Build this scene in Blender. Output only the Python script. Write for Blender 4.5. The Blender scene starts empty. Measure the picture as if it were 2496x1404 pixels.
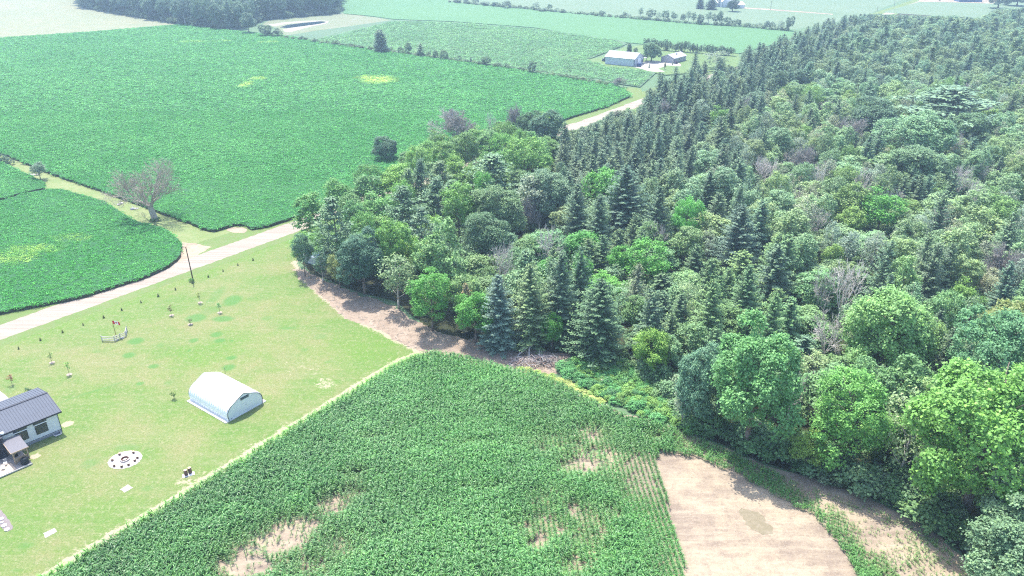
import bpy, math, random
import numpy as np
from mathutils import Vector, Matrix
from mathutils.geometry import tessellate_polygon

# ------------------------------------------------------------------ camera, sky, sun, exposure
H = 78.0                                   # drone height in metres
FPX = 1926.0                               # focal length in photo pixels (2496 wide)
PITCH = math.atan(930.0 / FPX)
scn = bpy.context.scene
col = scn.collection
cam_d = bpy.data.cameras.new('drone_camera')
cam_d.sensor_width = 36.0
cam_d.lens = 36.0 * FPX / 2496.0
cam_d.clip_start = 0.5
cam_d.clip_end = 12000.0
cam = bpy.data.objects.new('drone_camera', cam_d)
cam.location = (0, 0, H)
cam.rotation_euler = (math.pi / 2 - PITCH, 0, 0)
col.objects.link(cam)
scn.camera = cam

SUN_EL = math.radians(65)
SUN_DIR = Vector((-0.42, 0.91, 0)).normalized()      # horizontal direction towards the sun
world = bpy.data.worlds.new('World')
scn.world = world
world.use_nodes = True
wn = world.node_tree
wn.nodes.clear()
wo = wn.nodes.new('ShaderNodeOutputWorld')
wb = wn.nodes.new('ShaderNodeBackground')
sky = wn.nodes.new('ShaderNodeTexSky')
sky.sky_type = 'NISHITA'
sky.sun_disc = False
sky.sun_elevation = SUN_EL
sky.sun_rotation = math.atan2(SUN_DIR.x, SUN_DIR.y)
sky.air_density = 1.0
sky.dust_density = 2.0
sky.ozone_density = 1.5
wb.inputs['Strength'].default_value = 0.15
wn.links.new(sky.outputs[0], wb.inputs['Color'])
wn.links.new(wb.outputs[0], wo.inputs['Surface'])

sun_d = bpy.data.lights.new('sun', 'SUN')
sun_d.energy = 2.8
sun_d.angle = math.radians(0.6)
sun_d.color = (1.0, 0.955, 0.88)
sun = bpy.data.objects.new('sun', sun_d)
sun.rotation_euler = Vector((SUN_DIR.x * math.cos(SUN_EL), SUN_DIR.y * math.cos(SUN_EL), math.sin(SUN_EL))).to_track_quat('Z', 'Y').to_euler()
sun.location = (0, 0, 200)
col.objects.link(sun)

scn.view_settings.view_transform = 'Standard'
scn.view_settings.look = 'None'
scn.view_settings.gamma = 1.0
scn.view_settings.use_curve_mapping = False
scn.view_settings.exposure = 1.62
HAZE_DENSITY = 0.00034
scn.render.engine = 'CYCLES'
cy = scn.cycles
cy.use_denoising = False
cy.pixel_filter_type = 'BLACKMAN_HARRIS'
cy.filter_width = 1.15
cy.max_bounces = 5
cy.diffuse_bounces = 3
cy.glossy_bounces = 2
cy.transmission_bounces = 3
cy.volume_bounces = 0
cy.transparent_max_bounces = 6
cy.caustics_reflective = False
cy.caustics_refractive = False
cy.sample_clamp_indirect = 4.0

RNG = np.random.default_rng(11)
random.seed(11)
PI = math.pi


def G(u, v, z=0.0):
    """ground point (at height z) that the photo shows at pixel u, v"""
    dx = (u - 1248) / FPX
    dy = (v - 702) / FPX
    a = math.cos(PITCH) - dy * math.sin(PITCH)
    b = math.sin(PITCH) + dy * math.cos(PITCH)
    t = (H - z) / b
    return (dx * t, a * t)


def PR(x, y, z=0.0):
    """photo pixel of a world point (works on arrays)"""
    Z = z - H
    d = y * math.cos(PITCH) - Z * math.sin(PITCH)
    up = y * math.sin(PITCH) + Z * math.cos(PITCH)
    return 1248 + FPX * x / d, 702 - FPX * up / d


def dist(x, y):
    return math.sqrt(x * x + y * y + H * H)


def height_between(u0, v0, v1):
    x, y = G(u0, v0)
    lo, hi = 0.0, 60.0
    for _ in range(40):
        m = (lo + hi) / 2
        if PR(x, y, m)[1] > v1:
            lo = m
        else:
            hi = m
    return lo


def poly(px):
    return [G(u, v) for u, v in px]


def inside(P, poly_):
    """vectorised point in polygon, P (n,2)"""
    x, y = P[:, 0], P[:, 1]
    res = np.zeros(len(P), bool)
    n = len(poly_)
    j = n - 1
    for i in range(n):
        xi, yi = poly_[i]
        xj, yj = poly_[j]
        if yi != yj:
            c = ((yi > y) != (yj > y)) & (x < (xj - xi) * (y - yi) / (yj - yi) + xi)
            res ^= c
        j = i
    return res


def dline(P, line, closed=False):
    """distance of points to a polyline"""
    best = np.full(len(P), 1e9)
    pts = list(line) + ([line[0]] if closed else [])
    for a, b in zip(pts[:-1], pts[1:]):
        a = np.array(a); b = np.array(b)
        ab = b - a
        t = np.clip(((P - a) @ ab) / max(ab @ ab, 1e-9), 0, 1)
        q = a + t[:, None] * ab
        best = np.minimum(best, np.hypot(*(P - q).T))
    return best


_ph = RNG.random((8, 3)) * 6.28


def lfn(P, wl, seed=0):
    """cheap smooth noise in -1..1 with wavelength wl"""
    x, y = P[:, 0] / wl * 6.28, P[:, 1] / wl * 6.28
    s = np.zeros(len(P))
    for k in range(5):
        a = k * 1.3 + seed * 0.77
        f = 0.6 + 0.35 * k
        s += np.sin(f * (x * math.cos(a) + y * math.sin(a)) + _ph[(k + seed) % 8, 0] * 7 + 1.3 * np.sin(f * 0.7 * (x * math.sin(a) - y * math.cos(a)) + _ph[(k + seed) % 8, 1] * 5)) / (1 + 0.4 * k)
    return s / 2.2


# ------------------------------------------------------------------ object helpers
def tag(o, label=None, cat=None, group=None, kind=None):
    if label: o['label'] = label
    if cat: o['category'] = cat
    if group: o['group'] = group
    if kind: o['kind'] = kind
    return o


def link(o, parent=None):
    col.objects.link(o)
    if parent is not None:
        o.parent = parent
    return o


def thing(name, label, cat, loc=(0, 0, 0), rz=0.0, group=None):
    o = bpy.data.objects.new(name, None)
    o.empty_display_size = 0.3
    o.location = loc
    o.rotation_euler = (0, 0, rz)
    col.objects.link(o)
    return tag(o, label, cat, group)


class MB:
    def __init__(s):
        s.v = []; s.f = []

    def add(s, vs, fs):
        b = len(s.v)
        s.v += [tuple(p) for p in vs]
        s.f += [tuple(b + i for i in f) for f in fs]
        return s

    def box(s, c, d, rz=0.0, rx=0.0, ry=0.0, taper=1.0):
        m = Matrix.Rotation(rz, 3, 'Z') @ Matrix.Rotation(ry, 3, 'Y') @ Matrix.Rotation(rx, 3, 'X')
        vs = []
        for z in (-.5, .5):
            k = taper if z > 0 else 1.0
            for x, y in ((-.5, -.5), (.5, -.5), (.5, .5), (-.5, .5)):
                vs.append(Vector(c) + m @ Vector((x * d[0] * k, y * d[1] * k, z * d[2])))
        return s.add(vs, [(3, 2, 1, 0), (4, 5, 6, 7), (0, 1, 5, 4), (1, 2, 6, 5), (2, 3, 7, 6), (3, 0, 4, 7)])

    def tube(s, p0, p1, r0, r1=None, n=6, cap=True):
        r1 = r0 if r1 is None else r1
        p0 = Vector(p0); p1 = Vector(p1)
        d = (p1 - p0)
        if d.length < 1e-6: return s
        q = d.to_track_quat('Z', 'Y')
        vs = []
        for p, r in ((p0, r0), (p1, r1)):
            for i in range(n):
                a = 2 * PI * i / n
                vs.append(p + q @ Vector((r * math.cos(a), r * math.sin(a), 0)))
        fs = [(i, (i + 1) % n, n + (i + 1) % n, n + i) for i in range(n)]
        if cap:
            fs += [tuple(range(n - 1, -1, -1)), tuple(range(n, 2 * n))]
        return s.add(vs, fs)

    def path(s, pts, rs, n=6):
        for (a, b, r0, r1) in zip(pts[:-1], pts[1:], rs[:-1], rs[1:]):
            s.tube(a, b, r0, r1, n)
        return s

    def lathe(s, prof, n=16, c=(0, 0, 0), ex=1.0, jit=0.0, rng=None):
        vs = []
        for r, z in prof:
            for i in range(n):
                a = 2 * PI * i / n
                k = 1 + (jit * (rng.random() - .5) if rng else 0)
                vs.append((c[0] + r * k * math.cos(a) * ex, c[1] + r * k * math.sin(a), c[2] + z))
        fs = []
        m = len(prof)
        for j in range(m - 1):
            for i in range(n):
                fs.append((j * n + i, j * n + (i + 1) % n, (j + 1) * n + (i + 1) % n, (j + 1) * n + i))
        if prof[0][0] > 1e-5: fs.append(tuple(range(n - 1, -1, -1)))
        if prof[-1][0] > 1e-5: fs.append(tuple((m - 1) * n + i for i in range(n)))
        return s.add(vs, fs)

    def prism(s, pts, z0, z1):
        n = len(pts)
        vs = [(x, y, z0) for x, y in pts] + [(x, y, z1) for x, y in pts]
        return s.add(vs, [tuple(range(n - 1, -1, -1)), tuple(range(n, 2 * n))] + [(i, (i + 1) % n, n + (i + 1) % n, n + i) for i in range(n)])

    def mesh(s, name, mat=None, smooth=False):
        me = bpy.data.meshes.new(name)
        me.from_pydata(s.v, [], s.f)
        if mat: me.materials.append(mat)
        if smooth:
            me.polygons.foreach_set('use_smooth', [True] * len(me.polygons))
        me.update()
        return me

    def build(s, name, mat, parent=None, smooth=False, bevel=0.0, loc=None, rz=0.0):
        o = bpy.data.objects.new(name, s.mesh(name, mat, smooth))
        if loc is not None: o.location = loc
        o.rotation_euler = (0, 0, rz)
        if bevel:
            b = o.modifiers.new('bevel', 'BEVEL'); b.width = bevel; b.segments = 2; b.limit_method = 'ANGLE'
        return link(o, parent)


def np_mesh(name, V, F, mat, lv=None):
    """V (n,3), F (m,3 or 4) -> mesh; lv = per vertex brightness attribute"""
    me = bpy.data.meshes.new(name)
    V = np.ascontiguousarray(V, np.float32)
    F = np.ascontiguousarray(F, np.int32)
    k = F.shape[1]
    me.vertices.add(len(V)); me.vertices.foreach_set('co', V.ravel())
    me.loops.add(F.size); me.loops.foreach_set('vertex_index', F.ravel())
    me.polygons.add(len(F)); me.polygons.foreach_set('loop_start', np.arange(0, F.size, k, dtype=np.int32))
    if lv is not None:
        a = me.attributes.new('lv', 'FLOAT', 'POINT')
        a.data.foreach_set('value', np.ascontiguousarray(lv, np.float32))
    if mat: me.materials.append(mat)
    me.update(calc_edges=True)
    return me


# ------------------------------------------------------------------ materials
class NT:
    def __init__(s, name):
        s.m = bpy.data.materials.new(name)
        s.m.use_nodes = True
        s.t = s.m.node_tree
        s.t.nodes.clear()
        s.out = s.t.nodes.new('ShaderNodeOutputMaterial')

    def n(s, typ, ins=None, **props):
        nd = s.t.nodes.new('ShaderNode' + typ)
        for k, v in props.items():
            setattr(nd, k, v)
        for k, v in (ins or {}).items():
            s.set(nd, k, v)
        return nd

    def set(s, nd, k, v):
        sk = nd.inputs[k]
        if isinstance(v, bpy.types.NodeSocket):
            s.t.links.new(v, sk)
        elif isinstance(v, bpy.types.Node):
            s.t.links.new(v.outputs[0], sk)
        else:
            if sk.type == 'RGBA' and len(v) == 3: v = (*v, 1)
            sk.default_value = v

    def math(s, op, a, b=0.0, c=None, clamp=False):
        nd = s.n('Math', operation=op, use_clamp=clamp)
        s.set(nd, 0, a); s.set(nd, 1, b)
        if c is not None: s.set(nd, 2, c)
        return nd.outputs[0]

    def mix(s, fac, a, b, mode='MIX'):
        nd = s.n('Mix', data_type='RGBA', blend_type=mode)
        s.set(nd, 0, fac); s.set(nd, 6, a); s.set(nd, 7, b)
        return nd.outputs[2]

    def noise(s, scale, detail=4, rough=0.55, vec=None, dist=0.0):
        nd = s.n('TexNoise', {'Scale': scale, 'Detail': detail, 'Roughness': rough, 'Distortion': dist})
        s.set(nd, 'Vector', vec if vec is not None else s.pos())
        return nd.outputs[0]

    def pos(s):
        if not hasattr(s, '_pos'):
            s._pos = s.n('TexCoord').outputs['Object']
        return s._pos

    def ramp(s, fac, lo, hi):
        nd = s.n('MapRange', {'From Min': lo, 'From Max': hi}, clamp=True)
        s.set(nd, 'Value', fac)
        return nd.outputs[0]

    def finish(s, colr, rough=0.8, spec=0.3, metal=0.0, bump=None, bstr=0.3, bdist=0.05, trans=0.0, alpha=None):
        p = s.n('BsdfPrincipled')
        s.set(p, 'Base Color', colr); s.set(p, 'Roughness', rough); s.set(p, 'Metallic', metal)
        s.set(p, 'Specular IOR Level', spec)
        if bump is not None:
            b = s.n('Bump', {'Strength': bstr, 'Distance': bdist}); s.set(b, 'Height', bump)
            s.t.links.new(b.outputs[0], p.inputs['Normal'])
        sh = p.outputs[0]
        if trans:
            tr = s.n('BsdfTranslucent'); s.set(tr, 'Color', colr)
            mx = s.n('MixShader', {0: trans}); s.t.links.new(sh, mx.inputs[1]); s.t.links.new(tr.outputs[0], mx.inputs[2])
            sh = mx.outputs[0]
        s.t.links.new(sh, s.out.inputs[0])
        return s.m


def plain(name, c, rough=0.7, var=0.15, scale=3.0, metal=0.0, spec=0.3, bstr=0.1):
    t = NT(name)
    nz = t.noise(scale, 5)
    nf = t.noise(scale * 9, 3)
    f = t.math('ADD', t.math('MULTIPLY', nz, 0.6), t.math('MULTIPLY', nf, 0.4))
    lo = tuple(x * (1 - var) for x in c); hi = tuple(min(1, x * (1 + var)) for x in c)
    return t.finish(t.mix(t.ramp(f, .3, .7), lo, hi), rough, spec, metal, nf, bstr)


def leafmat(name, trans=0.3, rough=0.55, spec=0.35, var=0.55, hue=(1.0, 1.0, 1.0)):
    """foliage: the plant's own colour comes from its 'tint', single leaves vary a little"""
    t = NT(name)
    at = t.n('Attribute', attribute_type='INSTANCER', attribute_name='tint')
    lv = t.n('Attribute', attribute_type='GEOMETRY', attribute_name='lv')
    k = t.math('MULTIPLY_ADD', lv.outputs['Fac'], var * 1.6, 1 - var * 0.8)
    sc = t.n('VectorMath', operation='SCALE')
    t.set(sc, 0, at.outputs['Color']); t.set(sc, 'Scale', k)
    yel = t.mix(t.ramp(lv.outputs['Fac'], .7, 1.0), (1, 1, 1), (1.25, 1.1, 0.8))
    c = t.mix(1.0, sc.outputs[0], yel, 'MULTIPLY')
    return t.finish(c, rough, spec, trans=trans)


FGAIN = 1.55
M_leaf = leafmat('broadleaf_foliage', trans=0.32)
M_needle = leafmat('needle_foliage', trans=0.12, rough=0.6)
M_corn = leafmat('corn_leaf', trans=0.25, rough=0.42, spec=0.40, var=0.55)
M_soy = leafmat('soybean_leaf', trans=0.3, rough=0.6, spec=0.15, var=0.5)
M_bark = plain('bark', (.16, .13, .105), .9, .35, 5, bstr=.5)
M_palebark = plain('pale_bark', (.40, .37, .33), .9, .25, 5, bstr=.4)
M_dead = plain('dead_wood', (.36, .32, .26), .9, .3, 3)
M_deadpale = plain('weathered_dead_wood', (.58, .53, .49), .9, .25, 3)
M_twig = plain('grey_twigs', (.36, .34, .31), .9, .3, 1)


def tinted(o, c):
    o['tint'] = [float(x) * FGAIN for x in c]
    return o


# ------------------------------------------------------------------ ground sheets
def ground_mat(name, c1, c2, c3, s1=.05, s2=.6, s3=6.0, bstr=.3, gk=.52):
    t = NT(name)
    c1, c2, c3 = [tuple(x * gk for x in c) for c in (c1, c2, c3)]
    p = t.n('NewGeometry').outputs['Position']
    a = t.noise(s1, 5, .6, p); b = t.noise(s2, 5, .65, p); c = t.noise(s3, 3, .7, p)
    x = t.mix(t.ramp(a, .35, .65), c1, c2)
    x = t.mix(t.ramp(b, .45, .75), x, c3)
    k = t.math('MULTIPLY_ADD', c, .6, .7)
    sc = t.n('VectorMath', operation='SCALE'); t.set(sc, 0, x); t.set(sc, 'Scale', k)
    return t.finish(sc.outputs[0], .9, .15, bump=c, bstr=bstr, bdist=.1)


def subdiv(pts, step, closed=True):
    out = []
    n = len(pts)
    for i in range(n if closed else n - 1):
        a = pts[i]; b = pts[(i + 1) % n]
        d = math.hypot(b[0] - a[0], b[1] - a[1])
        k = max(1, int(d / step))
        for j in range(k):
            t = j / k
            out.append((a[0] + (b[0] - a[0]) * t, a[1] + (b[1] - a[1]) * t))
    return out


def chaikin(pts, n=2):
    for _ in range(n):
        o = []
        for i in range(len(pts)):
            a = pts[i]; b = pts[(i + 1) % len(pts)]
            o.append((a[0] * .75 + b[0] * .25, a[1] * .75 + b[1] * .25))
            o.append((a[0] * .25 + b[0] * .75, a[1] * .25 + b[1] * .75))
        pts = o
    return pts


def ragged(pts, step=.7, amp=.3, smooth=0, seed=3):
    if smooth: pts = chaikin(pts, smooth)
    pts = subdiv(pts, step)
    r = random.Random(seed)
    out = []
    w = 0
    for x, y in pts:
        w = w * .6 + (r.random() - .5) * .8
        q = (r.random() - .5) + w
        r2 = (r.random() - .5) + w
        out.append((x + q * amp, y + r2 * amp))
    return out


def sheet(name, pts, z, mat, kind='structure', label=None, thick=0.0, side=None):
    me = bpy.data.meshes.new(name)
    tris = tessellate_polygon([[Vector((x, y, 0)) for x, y in pts]])
    vs = [(x, y, z) for x, y in pts]
    fs = []
    for a, b, c in tris:
        A, B, C = pts[a], pts[b], pts[c]
        if (B[0] - A[0]) * (C[1] - A[1]) - (B[1] - A[1]) * (C[0] - A[0]) < 0: b, c = c, b
        fs.append((a, b, c))
    if thick:
        n = len(pts)
        ar = sum(pts[i][0] * pts[(i + 1) % n][1] - pts[(i + 1) % n][0] * pts[i][1] for i in range(n))
        vs += [(x, y, z - thick) for x, y in pts]
        for i in range(n):
            j = (i + 1) % n
            fs.append((i, n + i, n + j, j) if ar > 0 else (i, j, n + j, n + i))
    me.from_pydata(vs, [], fs)
    me.materials.append(mat)
    if side:
        me.materials.append(side)
        for p_ in me.polygons:
            if len(p_.vertices) == 4: p_.material_index = 1
    me.update()
    o = bpy.data.objects.new(name, me)
    link(o)
    return tag(o, label, None, None, kind)


Z = 0.004
M_base = ground_mat('field_ground', (.17, .30, .15), (.20, .33, .17), (.22, .33, .18), .01, .05, 1.5)
o = MB().add([(-3000, -400, 0), (3000, -400, 0), (3000, 5600, 0), (-3000, 5600, 0)], [(0, 1, 2, 3)]).build('ground', M_base)
tag(o, 'wide flat farmland stretching to the horizon', kind='structure')

# haze: an even body of air round everything
hz = NT('haze_air')
pv = hz.n('VolumePrincipled', {'Density': HAZE_DENSITY, 'Color': (0.56, 0.78, 1.0), 'Anisotropy': 0.35})
hz.t.links.new(pv.outputs[0], hz.out.inputs['Volume'])
o = MB().box((0, 2600, 43), (6100, 6100, 90)).build('haze', hz.m)
tag(o, 'pale summer haze over the fields', kind='stuff')
o.display_type = 'WIRE'

# lawn with its own patches, as soft masks in the ground itself
CORN_EDGE = poly([(60, 1440), (110, 1404), (300, 1292), (500, 1172), (700, 1048), (850, 955), (950, 893), (1010, 866), (1045, 852)])
LAWN_PX = [(-500, 1020), (0, 832), (300, 732), (640, 603), (735, 566), (722, 610), (722, 650), (745, 680), (790, 722), (850, 770), (930, 805), (985, 835), (1060, 870), (970, 915), (850, 990), (700, 1085), (500, 1212), (300, 1335), (110, 1450), (20, 1500), (-500, 1480)]
lawn_poly = poly(LAWN_PX)
gx = np.arange(-135, 5, .6); gy = np.arange(60, 204, .6)
XX, YY = np.meshgrid(gx, gy)
LP = np.stack([XX.ravel(), YY.ravel()], 1)
ins = inside(LP, lawn_poly)
nx_, ny_ = len(gx), len(gy)
ii = np.arange(nx_ * ny_).reshape(ny_, nx_)
quads = np.stack([ii[:-1, :-1], ii[:-1, 1:], ii[1:, 1:], ii[1:, :-1]], -1).reshape(-1, 4)
keep = ins[quads].any(1)
quads = quads[keep]
used, inv = np.unique(quads, return_inverse=True)
quads = inv.reshape(-1, 4)
LP = LP[used]
green = np.zeros(len(LP)); tan = np.zeros(len(LP)); lush = np.zeros(len(LP))


def blob(u, v, ru, rv):
    c = G(u, v); e = G(u + ru, v); f = G(u, v - rv)
    a = abs(e[0] - c[0]); b = abs(f[1] - c[1])
    d = np.sqrt(((LP[:, 0] - c[0]) / a) ** 2 + ((LP[:, 1] - c[1]) / b) ** 2)
    return np.clip(1.5 - d, 0, 1)


for x, y, rx, ry in ((1865, 370, 100, 45), (2120, 380, 115, 30), (2210, 205, 90, 55), (2060, 150, 80, 110), (2000, 300, 120, 50), (1290, 590, 85, 36), (2055, 530, 60, 28), (2090, 585, 60, 25), (1840, 585, 45, 25), (1800, 680, 26, 12), (1225, 725, 65, 30), (1525, 625, 55, 30), (2200, 750, 60, 22), (2175, 840, 66, 35), (1330, 995, 45, 20), (1605, 985, 60, 45), (920, 690, 60, 28), (1245, 510, 42, 12), (1460, 830, 55, 25), (2200, 590, 22, 12), (100, 1050, 90, 50)):
    k = .55 if (x, y) in ((2060, 150), (2000, 300), (920, 690), (1245, 510), (1605, 985), (100, 1050), (1525, 625)) else .95
    green = np.maximum(green, k * blob(x / 3.9, 680 + y / 3.9, rx / 3.9, ry / 3.9))
for u, v, ru, rv in ((650, 776, 20, 7), (780, 820, 22, 9), (742, 853, 14, 6), (800, 882, 14, 6), (700, 800, 30, 5), (310, 1090, 40, 10), (220, 1130, 30, 18), (360, 1190, 20, 10), (330, 1270, 20, 10), (60, 1330, 30, 12), (40, 1390, 20, 8), (480, 1210, 20, 8)):
    green = np.maximum(green, .6 * blob(u, v, ru, rv))
dc = dline(LP, CORN_EDGE)
tan = np.maximum(np.clip(1.25 - dc / 1.5, 0, 1), .62 * np.clip(1 - dc / 7.0, 0, 1))
tan = np.maximum(tan, .55 * blob(735, 905, 70, 22)); tan = np.maximum(tan, .6 * blob(790, 935, 40, 18)); tan = np.maximum(tan, .5 * blob(690, 885, 40, 12))
for u, v, ru, rv, k in ((165, 1033, 16, 9, 1), (86, 1112, 14, 9, .95), (450, 1172, 26, 14, .7), (100, 1345, 0.1, .1, 0), (300, 1290, 60, 14, .55), (420, 700, 90, 22, .38), (500, 730, 70, 30, .4), (250, 880, 30, 8, .5), (300, 800, 90, 26, .3), (30, 1170, 50, 14, .5), (640, 1030, 60, 20, .4), (230, 1350, 60, 12, .5), (900, 800, 60, 10, .35)):
    if k: tan = np.maximum(tan, k * blob(u, v, ru, rv))
FOREST_FRONT = poly([(722, 640), (745, 680), (790, 722), (850, 770), (930, 805), (985, 835), (1040, 862)])
tan = np.maximum(tan, np.clip(1.0 - dline(LP, FOREST_FRONT) / 3.0, 0, 1))
# ditch along the road: a fresher green strip
DITCH = poly([(0, 848), (300, 742), (640, 612), (735, 575)])
lush = np.clip(1 - dline(LP, DITCH) / 4.0, 0, 1) * .8
lush = np.maximum(lush, .7 * blob(500, 870, 80, 30)); lush = np.maximum(lush, .7 * blob(560, 850, 70, 40)); lush = np.maximum(lush, .8 * blob(900, 850, 120, 40)); lush = np.maximum(lush, .6 * blob(560, 1000, 10, 10))
lush = np.maximum(lush, .8 * blob(500, 1015, 50, 16))
SEAM = poly([(140, 985), (200, 962), (250, 948), (300, 930)])
green = np.maximum(green, .75 * np.clip(1 - dline(LP, SEAM) / .7, 0, 1))
me = np_mesh('lawn', np.c_[LP, np.full(len(LP), .012)], quads, None)
for nm, arr in (('green', green), ('tan', tan), ('lush', lush)):
    a = me.attributes.new(nm, 'FLOAT', 'POINT'); a.data.foreach_set('value', arr.astype(np.float32))
t = NT('lawn_grass')
p = t.n('NewGeometry').outputs['Position']
n1 = t.noise(.05, 5, .7, p); n2 = t.noise(.22, 8, .82, p); n3 = t.noise(1.3, 6, .85, p); n4 = t.noise(4.0, 4, .8, p)
A = lambda nm: t.n('Attribute', attribute_type='GEOMETRY', attribute_name=nm).outputs['Fac']
c = t.mix(t.ramp(n1, .42, .58), (.110, .185, .045), (.205, .198, .090))
c = t.mix(t.math('MULTIPLY', t.ramp(n2, .42, .66), .55), c, (.125, .205, .038))
mpl = t.n('Mapping', {'Rotation': (0, 0, -1.0), 'Scale': (.05, .55, 1)}); t.set(mpl, 'Vector', p)
n5 = t.noise(1.0, 4, .6, mpl.outputs[0])
c = t.mix(t.math('MULTIPLY', t.ramp(n5, .45, .65), .4), c, (.21, .215, .10))
c = t.mix(t.math('MULTIPLY', A('lush'), t.ramp(n2, .25, .6)), c, (.100, .200, .030))
c = t.mix(t.math('MULTIPLY', t.ramp(n3, .50, .66), .75), c, (.30, .27, .17))
c = t.mix(t.math('MULTIPLY', t.ramp(n4, .54, .38), .65), c, (.065, .125, .025))
gm = t.ramp(t.math('ADD', A('green'), t.math('MULTIPLY', t.math('SUBTRACT', t.math('ADD', t.math('MULTIPLY', n2, .5), t.math('MULTIPLY', n3, .5)), .5), 1.1)), .34, .80)
c = t.mix(t.math('MULTIPLY', gm, .70), c, (.058, .175, .038))
sm = t.ramp(t.math('ADD', A('tan'), t.math('MULTIPLY', t.math('SUBTRACT', t.math('ADD', t.math('MULTIPLY', n2, .5), t.math('MULTIPLY', n3, .5)), .5), 2.4)), .58, .72)
c = t.mix(t.math('MULTIPLY', sm, .85), c, (.36, .30, .22))
me.materials.append(t.finish(c, .9, .15, bump=n3, bstr=.5, bdist=.15))
tag(link(bpy.data.objects.new('lawn', me)), 'mown lawn with dry tan and fresh green patches', kind='structure')

# road, lane, verges, bare ground
ROAD_L = [(-700, 1062 - 10), (0, 791), (300, 684), (640, 570), (735, 537), (1100, 409.5), (1545, 247), (1790, 157), (2170, 11), (2500, -108)]
ROAD_R = [(-700, 1110), (0, 829.5), (300, 725), (640, 599), (735, 566), (1100, 434), (1545, 267), (1790, 171), (2170, 20.5), (2500, -103)]


def unit(a, b):
    d = math.hypot(b[0] - a[0], b[1] - a[1]); return ((b[0] - a[0]) / d, (b[1] - a[1]) / d)


RA = G(0, 810); RB = G(1545, 256)
RDIR = unit(RA, RB); RNOR = (-RDIR[1], RDIR[0])
RANG = math.atan2(RDIR[1], RDIR[0])


def road_pt(s, off):
    return (RA[0] + RDIR[0] * s + RNOR[0] * off, RA[1] + RDIR[1] * s + RNOR[1] * off)


def strip(o0, o1, s0=-150, s1=1500, step=1.0, amp=.25, seed=1):
    r = random.Random(seed)
    n = int((s1 - s0) / step)
    L = [road_pt(s0 + i * step, o0 + (r.random() - .5) * amp) for i in range(n)]
    R = [road_pt(s0 + i * step, o1 + (r.random() - .5) * amp) for i in range(n)]
    return L + R[::-1]


M_verge = ground_mat('verge_grass', (.24, .33, .11), (.29, .36, .14), (.20, .36, .08), .08, .5, 5)
sheet('grass_verge', strip(-6.5, 10.5, step=4, amp=1.0), .020, M_verge, label='grass verge and ditch beside the gravel road')
t = NT('gravel_road')
p = t.n('NewGeometry').outputs['Position']
mp = t.n('Mapping', {'Rotation': (0, 0, -RANG), 'Scale': (.04, 1.1, 1)}); t.set(mp, 'Vector', p)
tr_ = t.noise(1.0, 4, .6, mp.outputs[0]); g1 = t.noise(4, 5, .7, p); g2 = t.noise(.15, 3, .5, p)
c = t.mix(t.ramp(tr_, .35, .65), (.235, .195, .158), (.33, .28, .232))
c = t.mix(t.math('MULTIPLY', t.ramp(g1, .4, .7), .4), c, (.37, .32, .27))
c = t.mix(t.math('MULTIPLY', t.ramp(g2, .5, .8), .3), c, (.24, .195, .155))
M_road = t.finish(c, .95, .1, bump=g1, bstr=.3)
sheet('gravel_road', strip(-3.5, 3.4, s1=1400, step=.8, amp=.4, seed=5), .026, M_road, label='straight pale gravel road running between the fields')
M_lane = ground_mat('lane_grass', (.30, .39, .14), (.40, .44, .20), (.25, .38, .11), .1, .7, 6)
LANE = poly([(-260, 262), (0, 368), (33, 388), (300, 485), (520, 566), (600, 545), (640, 563), (560, 600), (450, 640), (430, 640), (452, 600), (425, 582), (330, 560), (250, 514), (150, 484), (110, 486), (0, 515), (-260, 570)])
sheet('grass_lane', ragged(LANE, 1.0, .5), .016, M_lane, label='mown grassy lane between two crop fields')
t = NT('bare_sandy_soil')
p = t.n('NewGeometry').outputs['Position']
s1 = t.noise(.07, 6, .75, p); s2 = t.noise(.8, 8, .8, p); s3 = t.noise(3.5, 5, .85, p)
mp = t.n('Mapping', {'Rotation': (0, 0, .55), 'Scale': (.10, .8, 1)}); t.set(mp, 'Vector', p)
s4 = t.noise(1.0, 5, .65, mp.outputs[0])
c = t.mix(t.ramp(s1, .42, .58), (.215, .168, .13), (.34, .272, .192))
c = t.mix(t.math('MULTIPLY', t.ramp(s4, .45, .7), .55), c, (.43, .36, .265))
c = t.mix(t.math('MULTIPLY', t.ramp(s2, .50, .64), .55), c, (.155, .122, .095))
c = t.mix(t.math('MULTIPLY', t.ramp(s3, .54, .66), .6), c, (.42, .365, .30))
M_sand = t.finish(c, .95, .1, bump=s2, bstr=.6, bdist=.2)
M_dirt = ground_mat('dry_dirt', (.50, .385, .29), (.62, .49, .38), (.36, .27, .20), .25, .9, 2.5, .8)
sheet('dirt_patch', ragged(poly([(445, 590), (470, 592), (515, 602), (480, 622), (420, 648), (400, 655), (440, 622)]), .8, .5), .022, M_sand, label='bare sandy triangle at the curved field corner')
sheet('dirt_patch', ragged(poly([(548, 560), (570, 552), (600, 556), (606, 567), (570, 569)]), .8, .5, 1), .024, M_sand, label='bare sandy patch beside the field corner and road')

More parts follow.
